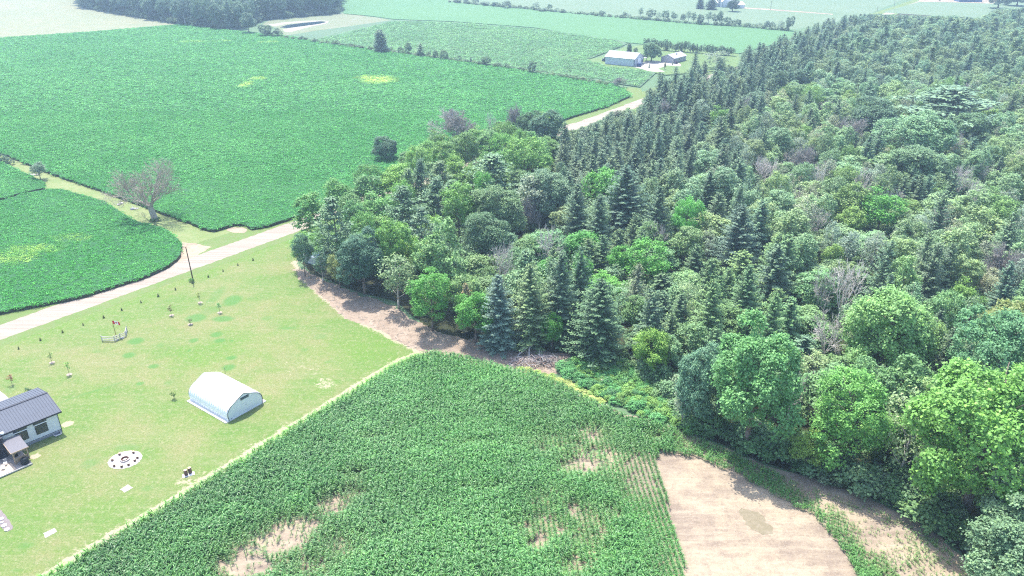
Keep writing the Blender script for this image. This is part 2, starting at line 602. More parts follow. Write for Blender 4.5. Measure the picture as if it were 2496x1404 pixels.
# crop soil in the foreground and the bare field patch
FIELD_C = [(40, 1450), (110, 1404), (300, 1292), (500, 1172), (700, 1048), (850, 955), (950, 893), (1010, 866), (1060, 858), (1130, 868), (1200, 888), (1290, 905), (1370, 935), (1440, 975), (1530, 1015), (1640, 1040), (1750, 1090), (1880, 1145), (2000, 1175), (2150, 1235), (2280, 1300), (2380, 1390), (2430, 1450), (2600, 1700), (1250, 1900), (-300, 1700)]
field_c = [G(u, v, 1.25) for u, v in FIELD_C]
sheet('field_soil', ragged(poly([(u, v - 4 if v < 1440 else v) for u, v in FIELD_C]), 1, .5), .008, M_sand, label='pale dry soil under the young corn')
DIRT_PX = [(715, 655), (740, 655), (800, 690), (880, 720), (960, 745), (1020, 785), (1100, 820), (1200, 835), (1300, 850), (1390, 865), (1400, 900), (1340, 915), (1250, 895), (1180, 878), (1110, 862), (1050, 862), (1000, 850), (980, 838), (925, 808), (845, 775), (785, 725), (740, 690)]
sheet('dirt_strip', ragged(poly(DIRT_PX), .8, .7), .020, M_dirt, label='brown bare earth strip along the woodland edge')
SAND = [(1600, 1102), (1700, 1118), (1800, 1160), (1900, 1218), (1985, 1262), (2035, 1320), (2070, 1370), (2090, 1404), (2150, 1500), (1700, 1500), (1672, 1400), (1650, 1300), (1625, 1220), (1605, 1160)]
sand_poly = poly(SAND)
sheet('bare_field_patch', ragged(sand_poly, .7, .5), .014, M_sand, label='bare rounded patch where the corn failed')
wet = ground_mat('damp_soil', (.36, .31, .20), (.40, .34, .23), (.50, .42, .31), .5, 1.2, 6)
sheet('damp_soil', ragged(poly([(1800, 1236), (1842, 1243), (1868, 1265), (1890, 1300), (1850, 1306), (1812, 1285)]), .45, .55, 1), .022, wet, label='olive damp stain on the bare field patch')
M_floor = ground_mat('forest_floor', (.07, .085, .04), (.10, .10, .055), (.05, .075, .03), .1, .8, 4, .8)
FOREST_PX = [(735, 548), (738, 640), (760, 665), (840, 700), (960, 735), (1040, 800), (1130, 832), (1240, 852), (1390, 868), (1500, 890), (1640, 1000), (1700, 1065), (1860, 1128), (2000, 1165), (2150, 1225), (2280, 1290), (2380, 1380), (2450, 1480), (2900, 1480), (3300, 700), (2900, 100), (2700, 22), (2460, 14), (2240, 18), (2130, 36), (2040, 70)]
fp = poly(FOREST_PX)
ROADR_OFF = [road_pt(s, -7.5) for s in (620, 560, 500, 400, 300, 200, 100, 60)]
ROADR_OFF = [q for q in ROADR_OFF if PR(*q)[0] > 745]
forest_poly = fp[1:-1] + ROADR_OFF
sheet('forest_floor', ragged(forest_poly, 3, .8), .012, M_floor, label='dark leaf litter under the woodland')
# driveway of the near house, top left of it
M_drive = plain('concrete_drive', (.40, .36, .32), .9, .12, 1.0)
sheet('driveway', poly([(0, 953), (34, 981), (-60, 1030), (-300, 1060), (-300, 960)]), .030, M_drive, label='pale concrete driveway behind the dark roofed house')

# ------------------------------------------------------------------ distant fields
M_f4 = ground_mat('far_crop_grey', (.155, .275, .155), (.185, .31, .175), (.22, .32, .19), .02, .25, 1.6, 1.0)
M_f5 = ground_mat('far_crop_bright', (.15, .34, .14), (.17, .37, .155), (.185, .38, .17), .01, .1, 1.2, .8)
M_f6 = ground_mat('far_meadow', (.22, .34, .19), (.26, .37, .22), (.30, .38, .24), .02, .2, 1.5, .6)
M_tanf = ground_mat('ripe_grain', (.44, .43, .26), (.38, .41, .24), (.32, .38, .22), .008, .1, 1.5, .6)
sheet('ripe_grain_field', poly([(-700, 128), (0, 94), (440, 62), (443, 56), (200, 14), (185, 0), (150, -60), (-700, -60)]), .03, M_tanf, label='pale ripe grain field in the far left corner')
sheet('far_field', subdiv(poly([(690, 89), (960, 50), (1100, 55), (1300, 70), (1500, 98), (1530, 107), (1520, 112), (1430, 148), (1480, 165), (1560, 172), (1600, 178), (1560, 214), (1240, 168), (960, 128), (760, 100)]), 20), .5, M_f4, thick=.6, label='grey green crop field beyond the first hedgerow')
sheet('far_field', poly([(830, 0), (838, 34), (905, 40), (962, 48), (1100, 53), (1300, 68), (1530, 105), (1800, 132), (1960, 90), (1930, 74), (1700, 56), (1400, 32), (1100, 5), (1000, -30), (700, -80)]), .4, M_f5, thick=.45, label='bright green crop field between the two hedgerows')
sheet('far_meadow', poly([(1100, 3), (1400, 29), (1700, 53), (1935, 72), (2010, 60), (2090, 42), (2130, 30), (2200, 0), (2300, -60), (900, -60)]), .03, M_f6, label='pale meadow round the farthest farmyard')
sheet('far_meadow', poly([(2150, 30), (2250, 2), (2320, -10), (2600, 10), (2600, 60), (2300, 40)]), .03, M_f6, label='pale field beyond the woodland top right')
sheet('far_track', ragged(poly([(1800, 17), (1880, 22), (2030, 34), (2030, 36), (1880, 25), (1800, 20)]), 5, .5), .05, M_sand, label='thin pale track leaving the farthest farmyard')
M_bank = ground_mat('pond_bank', (.33, .37, .22), (.29, .36, .19), (.38, .38, .27), .02, .12, 1.0, .5)
sheet('pond_bank', ragged(poly([(640, 60), (655, 50), (720, 40), (830, 32), (905, 41), (955, 50), (900, 58), (830, 68), (760, 76), (722, 88), (690, 84), (668, 66)]), 4, 1.2), .04, M_bank, label='scraped grassy ground round the dug pond')
M_bank2 = ground_mat('bare_bank', (.62, .56, .49), (.55, .50, .42), (.66, .60, .54), .03, .2, 1.0, .5)
sheet('bare_bank', ragged(poly([(690, 72), (720, 64), (770, 57), (800, 51), (795, 57), (765, 63), (740, 70), (705, 79), (694, 77)]), 3, .8), .06, M_bank2, label='pale bare spoil bank below the pond')
sheet('bare_bank', ragged(poly([(655, 60), (690, 55), (745, 51), (800, 50), (770, 53), (700, 58), (670, 64)]), 3, .8), .06, M_bank2, label='pale bare rim on the far side of the pond')
M_water = NT('pond_water').finish((.03, .055, .075), .06, .6)
sheet('pond_water', ragged(poly([(682, 67), (700, 61), (740, 56), (780, 52), (797, 54), (775, 59), (730, 65), (700, 69)]), 3, .4), .09, M_water, label='narrow dark blue pond between bare banks')
M_yard = ground_mat('yard_grass', (.20, .33, .12), (.23, .36, .13), (.28, .37, .15), .05, .4, 3)
sheet('yard_grass', poly([(1420, 150), (1478, 138), (1520, 118), (1600, 108), (1800, 134), (1805, 160), (1780, 172), (1620, 185), (1590, 178), (1480, 166)]), .55, M_yard, thick=.5, label='mown yard round the grey barn and bungalow')
M_gravel = plain('farmyard_gravel', (.38, .35, .32), .95, .12, .3)
sheet('farmyard_gravel', ragged(poly([(1544, 165), (1568, 154), (1590, 150), (1640, 156), (1655, 157), (1660, 164), (1625, 162), (1605, 170), (1620, 178), (1590, 177), (1560, 170)]), 2, .6), .56, M_gravel, label='pale gravel yard in front of the grey barn')
sheet('grass_verge', ragged(poly([(1500, 212), (1560, 213), (1566, 225), (1555, 243), (1480, 272), (1440, 287), (1380, 306), (1370, 300), (1440, 270), (1530, 238)]), 2, .8, 1), .030, M_verge, label='bright grass corner where the hedgerow meets the road')

# ------------------------------------------------------------------ plant generators (numpy)
def rnd(n, a=0., b=1.):
    return RNG.uniform(a, b, n)


def unitv(v):
    return v / np.maximum(np.linalg.norm(v, axis=1, keepdims=True), 1e-6)


def cards(C, Nn, size, aspect=1.0, spin=None, bend=0.0):
    """one quad per centre C with normal Nn"""
    n = len(C)
    Nn = unitv(Nn)
    ref = np.where(np.abs(Nn[:, 2:3]) < .9, np.array([[0, 0, 1.]]), np.array([[1., 0, 0]]))
    U = unitv(np.cross(ref, Nn)); W = np.cross(Nn, U)
    a = rnd(n, 0, 2 * PI) if spin is None else spin
    ca, sa = np.cos(a)[:, None], np.sin(a)[:, None]
    U2 = U * ca + W * sa; W2 = -U * sa + W * ca
    s = size[:, None] if np.ndim(size) else size
    q = np.stack([C - U2 * s * .5, C - W2 * s * .5 * aspect + Nn * s * bend, C + U2 * s * .5, C + W2 * s * .5 * aspect + Nn * s * bend], 1)
    return q.reshape(-1, 3)


def quads_mesh(name, V, mat, lvq):
    n = len(V) // 4
    F = np.arange(n * 4).reshape(n, 4)
    return np_mesh(name, V, F, mat, np.repeat(lvq, 4))


def crown_broad(name, h, r, z0, nl=14, nsub=260, nleaf=18, leaf=.42, lobes=.42, flat=1.0, tuft=.75, seed_mat=None, openness=0.0):
    """crown built from lobes > tufts > leaf clumps"""
    hc = (h - z0) / 2; zc = z0 + hc
    k = np.arange(nl) + .5
    ph = np.arccos(1 - 1.75 * k / nl); th = PI * (1 + 5 ** .5) * k + rnd(nl, 0, .6)
    rad = rnd(nl, .36, .80)
    L = np.stack([np.cos(th) * np.sin(ph) * r * rad, np.sin(th) * np.sin(ph) * r * rad, zc + np.cos(ph) * hc * rad * 1.05], 1)
    L[:, 2] += rnd(nl, -.12, .12) * hc
    LR = r * lobes * rnd(nl, .6, 1.25)
    li = RNG.integers(0, nl, nsub)
    d = unitv(RNG.normal(size=(nsub, 3)) + np.array([0, 0, .35]))
    out = unitv((L[li] - np.array([0, 0, zc])) / np.array([r, r, hc]))
    d = unitv(d + out * .6)
    S = L[li] + d * (LR[li] * rnd(nsub, .75, 1.08))[:, None] * np.array([1, 1, min(1.25, hc / r)])
    # drop the tufts that are buried in another lobe
    bury = np.zeros(nsub, bool)
    for j in range(nl):
        dd = np.linalg.norm((S - L[j]) / np.array([1, 1, min(1.25, hc / r)]), axis=1)
        bury |= (dd < LR[j] * .62) & (li != j)
    keepm = ~bury | (rnd(nsub) < .25)
    S = S[keepm]; d = d[keepm]
    S[:, 2] = np.maximum(S[:, 2], z0 * .8)
    ns = len(S)
    tr = tuft * rnd(ns, .7, 1.3)
    tl = rnd(ns, .25, .9)
    idx = np.repeat(np.arange(ns), nleaf)
    off = RNG.normal(size=(len(idx), 3)) * .55
    off = off * np.array([1, 1, .62])
    C = S[idx] + off * tr[idx][:, None]
    nrm = d[idx] * .55 + np.array([0, 0, .75]) + RNG.normal(size=(len(idx), 3)) * .55
    V = cards(C, nrm, leaf * rnd(len(idx), .6, 1.35), .75, bend=.12)
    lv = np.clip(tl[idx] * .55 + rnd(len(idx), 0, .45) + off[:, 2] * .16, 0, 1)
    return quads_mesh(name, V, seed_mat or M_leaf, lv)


def crown_spruce(name, h, r, z0=1.0, whorl=.62, nb=8, droop=.25, needle=.6, full=1.0, seg=9, top=.54):
    Cs = []; Ns = []; Ss = []; Ls = []
    z = z0
    while z < h - .1:
        tt = (z - z0) / (h - z0)
        R = r * (1 - tt) ** top * (.80 + .20 * min(1, tt * 5)) + .10
        n = max(4, int(nb * (0.55 + .5 * (1 - tt))))
        a0 = RNG.uniform(0, 6.28)
        for b in range(n):
            a = a0 + 2 * PI * b / n + RNG.uniform(-.35, .35)
            Rb = R * RNG.choice([RNG.uniform(.5, .8), RNG.uniform(.85, 1.18)], p=[.3, .7])
            bl = RNG.uniform(-.14, .14)
            el = .60 * tt ** 1.5 - droop * (1 - tt) * 1.1 + RNG.uniform(-.08, .08)
            m = max(3, int(seg * Rb / r + 2))
            s = np.clip(.15 + ((np.arange(m) + rnd(m, 0, .7)) / m) * .88, 0, 1.02)
            x = s * Rb
            zz = z + x * math.tan(el) + .13 * Rb * s ** 3 - .08 * Rb * np.sin(s * PI)
            for side in (-1, 1, 0):
                lat = side * (1 - s * .72) * Rb * .22 * rnd(m, .5, 1.2)
                ax = np.array([math.cos(a), math.sin(a)])
                ay = np.array([-math.sin(a), math.cos(a)])
                P = np.c_[x[:, None] * ax + lat[:, None] * ay, zz - abs(side) * .12 - rnd(m, 0, .10)]
                Cs.append(P)
                nn = np.c_[np.full((m, 1), ax[0] * .45) + side * ay[0] * .3, np.full((m, 1), ax[1] * .45) + side * ay[1] * .3, np.full((m, 1), .75)] + RNG.normal(size=(m, 3)) * .22
                Ns.append(nn)
                Ss.append(needle * (1 - .3 * s) * rnd(m, .8, 1.3) * (1 - .2 * tt))
                Ls.append(np.clip(.12 + .62 * s ** 1.5 + bl + rnd(m, -.12, .15) + .1 * tt, 0, 1))  # light on the branch tips painted in: brightness rises outwards from the trunk
        z += whorl * RNG.uniform(.75, 1.25) * (1 - .3 * tt) / full
    k = 6
    Cs.append(np.c_[np.zeros((k, 2)), h - rnd(k, 0, .8)]); Ns.append(RNG.normal(size=(k, 3)) * np.array([1, 1, .2])); Ss.append(np.full(k, .5)); Ls.append(np.full(k, .8))
    C = np.vstack(Cs); Nn = np.vstack(Ns); S = np.concatenate(Ss); Lv = np.concatenate(Ls)
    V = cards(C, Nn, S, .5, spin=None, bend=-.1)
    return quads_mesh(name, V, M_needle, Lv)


def crown_pine(name, h, r, z0):
    Cs = []; Ns = []; Ls = []
    z = z0
    while z < h:
        tt = (z - z0) / (h - z0)
        R = r * min(1.0, (1.08 - tt) * 1.5) * RNG.uniform(.7, 1.1)
        for b in range(RNG.integers(4, 7)):
            a = RNG.uniform(0, 6.28); Rb = R * RNG.uniform(.6, 1.15)
            for s in np.arange(.3, 1.01, .17):
                cx, cy_ = math.cos(a) * Rb * s, math.sin(a) * Rb * s
                cz = z + .18 * Rb * s + .12 * Rb * s * s
                m = 9
                off = RNG.normal(size=(m, 3)) * np.array([.36, .36, .16]) * (1 if r > 2 else .6)
                Cs.append(np.array([cx, cy_, cz]) + off)
                Ns.append(off * .5 + np.array([0, 0, .8]) + RNG.normal(size=(m, 3)) * .4)
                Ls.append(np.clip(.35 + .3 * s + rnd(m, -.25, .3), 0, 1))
        z += .85 * RNG.uniform(.7, 1.2)
    C = np.vstack(Cs); Nn = np.vstack(Ns); Lv = np.concatenate(Ls)
    V = cards(C, Nn, .62 * rnd(len(C), .6, 1.2), .35, bend=.15)
    return quads_mesh(name, V, M_needle, Lv)


def trunk_mesh(name, h, r0, mat, limbs=6, spread=2.0, z0=2.0, lean=0.0):
    m = MB()
    rng = random.Random(name)
    pts = []; rs = []
    k = 5
    for i in range(k + 1):
        t_ = i / k
        pts.append((lean * t_ * t_ + rng.uniform(-.12, .12) * (i > 0), rng.uniform(-.12, .12) * (i > 0), h * t_))
        rs.append(r0 * (1 - .82 * t_) + (.25 * r0 if i == 0 else 0))
    m.path(pts, rs, 7)
    for i in range(limbs):
        z = z0 + (h * .85 - z0) * (i + .5) / limbs
        a = i * 2.4 + rng.uniform(-.4, .4)
        L = spread * rng.uniform(.5, .85) * (1 - .5 * z / h)
        p0 = (lean * (z / h) ** 2, 0, z)
        p1 = (p0[0] + math.cos(a) * L * .5, math.sin(a) * L * .5, z + L * .45)
        p2 = (p0[0] + math.cos(a) * L, math.sin(a) * L, z + L * 1.05)
        m.path([p0, p1, p2], [r0 * .42 * (1 - .6 * z / h), r0 * .26, r0 * .08], 5)
    return m.mesh(name, mat, True)


def dead_mesh(name, h, r, mat, seed, depth=5, r0=.22, fork=.32, twigs=3, bare=.25, up=.45, nseg=3, first=5, rmin=.03):
    """bare branching skeleton from one seed"""
    rng = random.Random(seed)
    V = []; F = []

    def seg(a, b, ra, rb, n):
        d = (b - a)
        if d.length < 1e-4: return
        ra = max(ra, rmin); rb = max(rb, rmin)
        q = d.to_track_quat('Z', 'Y')
        base = len(V)
        for p, rr in ((a, ra), (b, rb)):
            for i in range(n):
                an = 2 * PI * i / n
                V.append(p + q @ Vector((rr * math.cos(an), rr * math.sin(an), 0)))
        for i in range(n):
            F.append((base + i, base + (i + 1) % n, base + n + (i + 1) % n, base + n + i))

    def grow(p, d, L, rad, lev):
        k = nseg
        for i in range(k):
            d = (d + Vector((rng.uniform(-1, 1), rng.uniform(-1, 1), rng.uniform(-.4, .8))) * .16).normalized()
            q = p + d * (L / k)
            seg(p, q, rad, rad * .82, 6 if lev == 0 else (4 if lev < 3 else 3))
            rad *= .82
            p = q
            if lev and lev < depth and rng.random() < .75:
                side = d.cross(Vector((rng.uniform(-1, 1), rng.uniform(-1, 1), rng.uniform(-1, 1)))).normalized()
                nd = (d * .75 + side * .8 + Vector((0, 0, up * .4))).normalized()
                grow(p, nd, L * rng.uniform(.45, .68), rad * .6, lev + 1)
        if lev < depth:
            for j in range(2):
                side = d.cross(Vector((rng.uniform(-1, 1), rng.uniform(-1, 1), rng.uniform(-1, 1)))).normalized()
                nd = (d + side * .55).normalized()
                grow(p, nd, L * rng.uniform(.6, .78), rad * .75, lev + 1)

    p = Vector((0, 0, 0)); top = Vector((0, 0, h * bare))
    seg(p, top, r0 * 1.2, r0, 8)
    for j in range(first):
        a = 2 * PI * j / first + rng.uniform(-.4, .4)
        z = h * bare * rng.uniform(.85, 1.0)
        nd = Vector((math.cos(a) * fork * 2, math.sin(a) * fork * 2, 1)).normalized()
        grow(Vector((0, 0, z)), nd, h * rng.uniform(.24, .32), r0 * .55, 1)
    A = np.array([tuple(v) for v in V])
    zt = A[:, 2].max(); A[:, 2] *= h / zt
    rr = np.percentile(np.hypot(A[:, 0], A[:, 1]), 97)
    w = np.clip(A[:, 2] / (h * bare), 0, 1)[:, None]
    A[:, :2] *= 1 + (r / rr - 1) * w
    return np_mesh(name, A, np.array(F), mat)


# prototypes -------------------------------------------------------
class Proto:
    def __init__(s, kind, h, r, crown, trunk):
        v = np.empty(len(crown.vertices) * 3, np.float32); crown.vertices.foreach_get('co', v); v = v.reshape(-1, 3)
        s.kind, s.crown, s.trunk = kind, crown, trunk
        s.h0, s.r0 = h, r
        s.h = float(v[:, 2].max()) - .1; s.r = float(np.percentile(np.hypot(v[:, 0], v[:, 1]), 97))


P = {}
P['broad'] = []
for i, (h, r, z0, nl, lb) in enumerate(((13, 4.2, 2.5, 13, .42), (14, 3.6, 2.0, 15, .40), (12, 4.6, 2.6, 11, .46), (15, 4.0, 3.0, 17, .36), (11, 3.4, 1.5, 10, .48), (13, 4.4, 3, 20, .33))):
    P['broad'].append(Proto('broad', h, r, crown_broad('crown', h, r, z0, nl, 300, 20, .40, lb, tuft=.62), trunk_mesh('trunk%d' % i, h * .8, .22, M_bark, 7, r, 3)))
P['tufty'] = []       # bright compound-leaved trees: big separate tufts, gaps between
for i, (h, r) in enumerate(((13, 4.2), (14, 4.8), (12, 3.6))):
    P['tufty'].append(Proto('broad', h, r, crown_broad('crown', h, r, 3.5, 22, 190, 28, .38, .30, tuft=.85), trunk_mesh('trunkt%d' % i, h * .85, .2, M_bark, 9, r, 3)))
P['thin'] = []        # sparse, greyish crowns that show their limbs
for i, (h, r) in enumerate(((14, 3.4), (12, 3.8), (13, 3.0))):
    P['thin'].append(Proto('broad', h, r, crown_broad('crown', h, r, 3, 16, 150, 12, .40, .40, tuft=.8), trunk_mesh('trunkn%d' % i, h * .92, .2, M_palebark, 14, r * 1.4, 2.5)))
P['hero'] = []        # large near trees, finer leaves
for i, (h, r, nl, lb, tf) in enumerate(((17, 7.0, 30, .30, .8), (18, 6.0, 26, .32, .75), (14, 5.5, 22, .34, .8))):
    P['hero'].append(Proto('broad', h, r, crown_broad('crown', h, r, 1.4, nl, 1700, 20, .30, lb, tuft=tf * .68), trunk_mesh('trunkh%d' % i, h * .85, .4, M_bark, 12, r, 3)))
P['herot'] = []
for i, (h, r) in enumerate(((12, 4.0), (15, 5.0))):
    P['herot'].append(Proto('broad', h, r, crown_broad('crown', h, r, 1.6, 24, 520, 26, .27, .30, tuft=.55), trunk_mesh('trunkq%d' % i, h * .85, .22, M_bark, 9, r, 2)))
P['spruce'] = []
for i, (h, r, z0, dr) in enumerate(((15, 3.0, 1.0, .25), (16, 2.6, 2.0, .32), (14, 3.4, .8, .18), (13, 2.4, 1.5, .3))):
    P['spruce'].append(Proto('spruce', h, r, crown_spruce('crown', h, r, z0, droop=dr), trunk_mesh('trunks%d' % i, h * .97, .2, M_bark, 0)))
P['heros'] = []
for i, (h, r, z0, dr) in enumerate(((17, 4.6, .8, .2), (16, 3.8, 1.0, .28))):
    P['heros'].append(Proto('spruce', h, r, crown_spruce('crown', h, r, z0, .52, 10, dr, .52, 1.05, 14, .72), trunk_mesh('trunku%d' % i, h * .97, .25, M_bark, 0)))
P['pine'] = []
for i, (h, r) in enumerate(((16, 4.2), (15, 3.6))):
    P['pine'].append(Proto('pine', h, r, crown_pine('crown', h, r, 3.5), trunk_mesh('trunkp%d' % i, h * .95, .22, M_bark, 10, r, 4)))
P['dead'] = [Proto('dead', 13, 3.4, dead_mesh('branches', 13, 3.4, M_deadpale, s_, 4, .30, .3, bare=.22, first=6), None) for s_ in (3, 8, 21)]
P['twiggy'] = [Proto('dead', 11, 4.6, dead_mesh('branches', 11, 4.6, M_twig, s_, 6, .30, .5, bare=.2, first=7, rmin=.035), None) for s_ in (5,)]
P['shrub'] = []
for i, (h, r) in enumerate(((3.2, 2.0), (2.6, 1.6), (4.2, 2.4))):
    P['shrub'].append(Proto('shrub', h, r, crown_broad('foliage', h, r, .15, 9, 90, 16, .32, .45, tuft=.5), trunk_mesh('trunkb%d' % i, h * .7, .07, M_bark, 5, r * .8, .2)))

BRIGHT = (.110, .225, .050); VIVID = (.085, .235, .045); MID = (.100, .185, .065); PALE = (.165, .245, .125)
GREY = (.180, .225, .150); DARK = (.068, .140, .078); BLUE = (.100, .185, .115); YEL = (.165, .265, .070)
SPR = (.070, .122, .066); SPRB = (.060, .105, .070); SPRY = (.115, .175, .075); PIN = (.095, .170, .090); OLIVE = (.17, .21, .07); BROWN = (.20, .17, .09)
CATNAME = {'broad': ('broadleaf_tree', 'tree'), 'spruce': ('spruce_tree', 'spruce'), 'pine': ('pine_tree', 'pine'), 'dead': ('dead_tree', 'dead tree'), 'shrub': ('shrub', 'shrub')}


def plant(pk, i, x, y, h, r, tint, label, group=None, cat=None, name=None, trunk=True, rz=None):
    pr = P[pk][i % len(P[pk])]
    nm, ct = CATNAME[pr.kind]
    e = thing(name or nm, label, cat or ct, (x, y, 0), random.uniform(0, 6.28) if rz is None else rz, group)
    sx = r / pr.r; sz = h / pr.h
    c = bpy.data.objects.new('branches' if pr.kind == 'dead' else 'crown', pr.crown)
    c.scale = (sx, sx, sz)
    if pr.kind in ('spruce', 'pine'): e.rotation_euler = (random.uniform(-.04, .04), random.uniform(-.04, .04), e.rotation_euler[2])
    tinted(c, tint)
    link(c, e)
    if pr.trunk and trunk:
        t_ = bpy.data.objects.new('trunk', pr.trunk)
        t_.scale = (max(.6, sx), max(.6, sx), sz)
        link(t_, e)
    return e


# ------------------------------------------------------------------ instancing of plants nobody could count
_gn_cache = {}


def scatter(name, protos, pts, scl, rot, tint, label, idx=None, kind='stuff', mats=None):
    """one stuff object: small plants on points (geometry nodes); protos = list of meshes"""
    src = bpy.data.collections.new(name + '_source')
    for i, me in enumerate(protos):
        ob = bpy.data.objects.new('%s_%02d' % (name, i), me)
        src.objects.link(ob)
    n = len(pts)
    me = bpy.data.meshes.new(name)
    me.vertices.add(n); me.vertices.foreach_set('co', np.ascontiguousarray(pts, np.float32).ravel())

    def att(nm, typ, arr, fld):
        a = me.attributes.new(nm, typ, 'POINT'); a.data.foreach_set(fld, np.ascontiguousarray(arr).ravel())
    att('scl', 'FLOAT_VECTOR', np.asarray(scl, np.float32), 'vector')
    att('rot', 'FLOAT_VECTOR', np.asarray(rot, np.float32), 'vector')
    att('tint', 'FLOAT_VECTOR', np.asarray(tint, np.float32) * FGAIN, 'vector')
    att('pick', 'INT', np.asarray(RNG.integers(0, len(protos), n) if idx is None else idx, np.int32), 'value')
    ng = bpy.data.node_groups.new(name, 'GeometryNodeTree')
    ng.interface.new_socket('Geometry', in_out='INPUT', socket_type='NodeSocketGeometry')
    ng.interface.new_socket('Geometry', in_out='OUTPUT', socket_type='NodeSocketGeometry')
    gi = ng.nodes.new('NodeGroupInput'); go = ng.nodes.new('NodeGroupOutput')
    iop = ng.nodes.new('GeometryNodeInstanceOnPoints')
    ci = ng.nodes.new('GeometryNodeCollectionInfo')
    ci.inputs['Collection'].default_value = src
    ci.inputs['Separate Children'].default_value = True
    ci.inputs['Reset Children'].default_value = True

    def na(nm, typ):
        a = ng.nodes.new('GeometryNodeInputNamedAttribute'); a.data_type = typ; a.inputs['Name'].default_value = nm
        return a.outputs['Attribute']
    ng.links.new(gi.outputs[0], iop.inputs['Points'])
    ng.links.new(ci.outputs[0], iop.inputs['Instance'])
    iop.inputs['Pick Instance'].default_value = True
    ng.links.new(na('pick', 'INT'), iop.inputs['Instance Index'])
    e2r = ng.nodes.new('FunctionNodeEulerToRotation')
    ng.links.new(na('rot', 'FLOAT_VECTOR'), e2r.inputs[0])
    ng.links.new(e2r.outputs[0], iop.inputs['Rotation'])
    ng.links.new(na('scl', 'FLOAT_VECTOR'), iop.inputs['Scale'])
    ng.links.new(iop.outputs[0], go.inputs[0])
    o = bpy.data.objects.new(name, me)
    link(o)
    md = o.modifiers.new('scatter', 'NODES'); md.node_group = ng
    return tag(o, label, None, None, kind)


# corn ---------------------------------------------------------------
def corn_mesh(i, h=1.0, nl=12):
    V = []; F = []; Lv = []
    rng = random.Random(100 + i)
    a0 = rng.uniform(0, 6.28)

    def quad(a, b, c, d, l):
        k = len(V); V.extend([a, b, c, d]); F.append((k, k + 1, k + 2, k + 3)); Lv.extend([l] * 4)
    for s_ in range(3):
        a = s_ * 2.1; b = (s_ + 1) * 2.1
        quad((.02 * math.cos(a), .02 * math.sin(a), 0), (.02 * math.cos(b), .02 * math.sin(b), 0), (.008 * math.cos(b), .008 * math.sin(b), h * .9), (.008 * math.cos(a), .008 * math.sin(a), h * .9), .4)
    for k in range(nl):
        z = h * (.12 + .78 * k / nl)
        a = a0 + k * PI + rng.uniform(-.5, .5)
        L = h * rng.uniform(.48, .70) * (1 - .25 * abs(k / nl - .5))
        el = rng.uniform(.75, 1.15)
        w0 = .024 * h * rng.uniform(.8, 1.25)
        px, pz = 0.0, z
        ca, sa = math.cos(a), math.sin(a)
        prev = None
        l = rng.uniform(.2, .9)
        ns = 4
        for j in range(ns + 1):
            t_ = j / ns
            e = el - t_ * rng.uniform(1.7, 2.3)
            w = w0 * (1 - t_ ** 2.2) + .004
            c = (px * ca, px * sa, pz)
            tw = .25 * math.sin(t_ * 3 + k)
            A_ = (c[0] - sa * w, c[1] + ca * w, c[2] + w * tw); B_ = (c[0] + sa * w, c[1] - ca * w, c[2] - w * tw)
            if prev: quad(prev[0], prev[1], B_, A_, min(1, l + .15 * t_))
            prev = (A_, B_)
            px += math.cos(e) * L / ns; pz += math.sin(e) * L / ns
    return np_mesh('corn_plant', np.array(V), np.array(F), M_corn, np.array(Lv))


CORN = [corn_mesh(i) for i in range(6)]
rowdir = unit(G(1570, 1080), G(1680, 1400))        # row direction in the main field
rowdir = (rowdir[0], rowdir[1])
ra = math.atan2(rowdir[1], rowdir[0])
rn = (-rowdir[1], rowdir[0])
ox, oy = G(1300, 1200)
rows = []
for i in range(-130, 130):
    m = int(190 / .19)
    s_ = np.arange(m) * .19 - 95 + rnd(m, -.04, .04)
    x = ox + rowdir[0] * s_ + rn[0] * i * .74 + rnd(m, -.05, .05)
    y = oy + rowdir[1] * s_ + rn[1] * i * .74 + rnd(m, -.035, .035)
    rows.append(np.stack([x, y], 1))
CP = np.vstack(rows)
CP = CP[(CP[:, 1] > 68)]
FOREST_SIDE = poly([(1060, 858), (1130, 868), (1200, 888), (1290, 905), (1370, 935), (1440, 975), (1530, 1015), (1640, 1040), (1750, 1090), (1880, 1145), (2000, 1175), (2150, 1235), (2280, 1300), (2380, 1390), (2430, 1450), (2520, 1560)])
CP = CP[inside(CP, field_c) & ~inside(CP, sand_poly)]
# right of the sand the rows follow the wood's edge
OUT = poly([(1500, 1010), (1640, 1045), (1740, 1085), (1880, 1150), (1960, 1180), (2150, 1245), (2280, 1310), (2370, 1390), (2480, 1560)])
STRIP = [(1640, 1048), (1740, 1085), (1880, 1150), (1960, 1180), (2150, 1240), (2280, 1305), (2380, 1395), (2520, 1560), (2150, 1560), (2090, 1404), (2070, 1370), (2035, 1320), (1985, 1262), (1900, 1218), (1800, 1160), (1700, 1118), (1640, 1106)]
strip_poly = poly(STRIP)
CP = CP[~inside(CP, strip_poly)]
SP = []
pl = np.array(OUT)
for k in range(1, 34):
    # offset curve inwards
    d = k * .74
    seg = np.diff(pl, axis=0); L = np.hypot(*seg.T); cum = np.r_[0, np.cumsum(L)]
    s_ = np.arange(0, cum[-1], .19)
    x = np.interp(s_, cum, pl[:, 0]); y = np.interp(s_, cum, pl[:, 1])
    tx = np.gradient(x); ty = np.gradient(y)
    kx = np.ones(41) / 41
    tx = np.convolve(np.pad(tx, 20, 'edge'), kx, 'valid'); ty = np.convolve(np.pad(ty, 20, 'edge'), kx, 'valid')
    ln = np.hypot(tx, ty)
    SP.append(np.stack([x + ty / ln * d * 1.0 + rnd(len(s_), -.04, .04), y - tx / ln * d + rnd(len(s_), -.04, .04)], 1))
SP = np.vstack(SP)
SP = SP[inside(SP, strip_poly)]


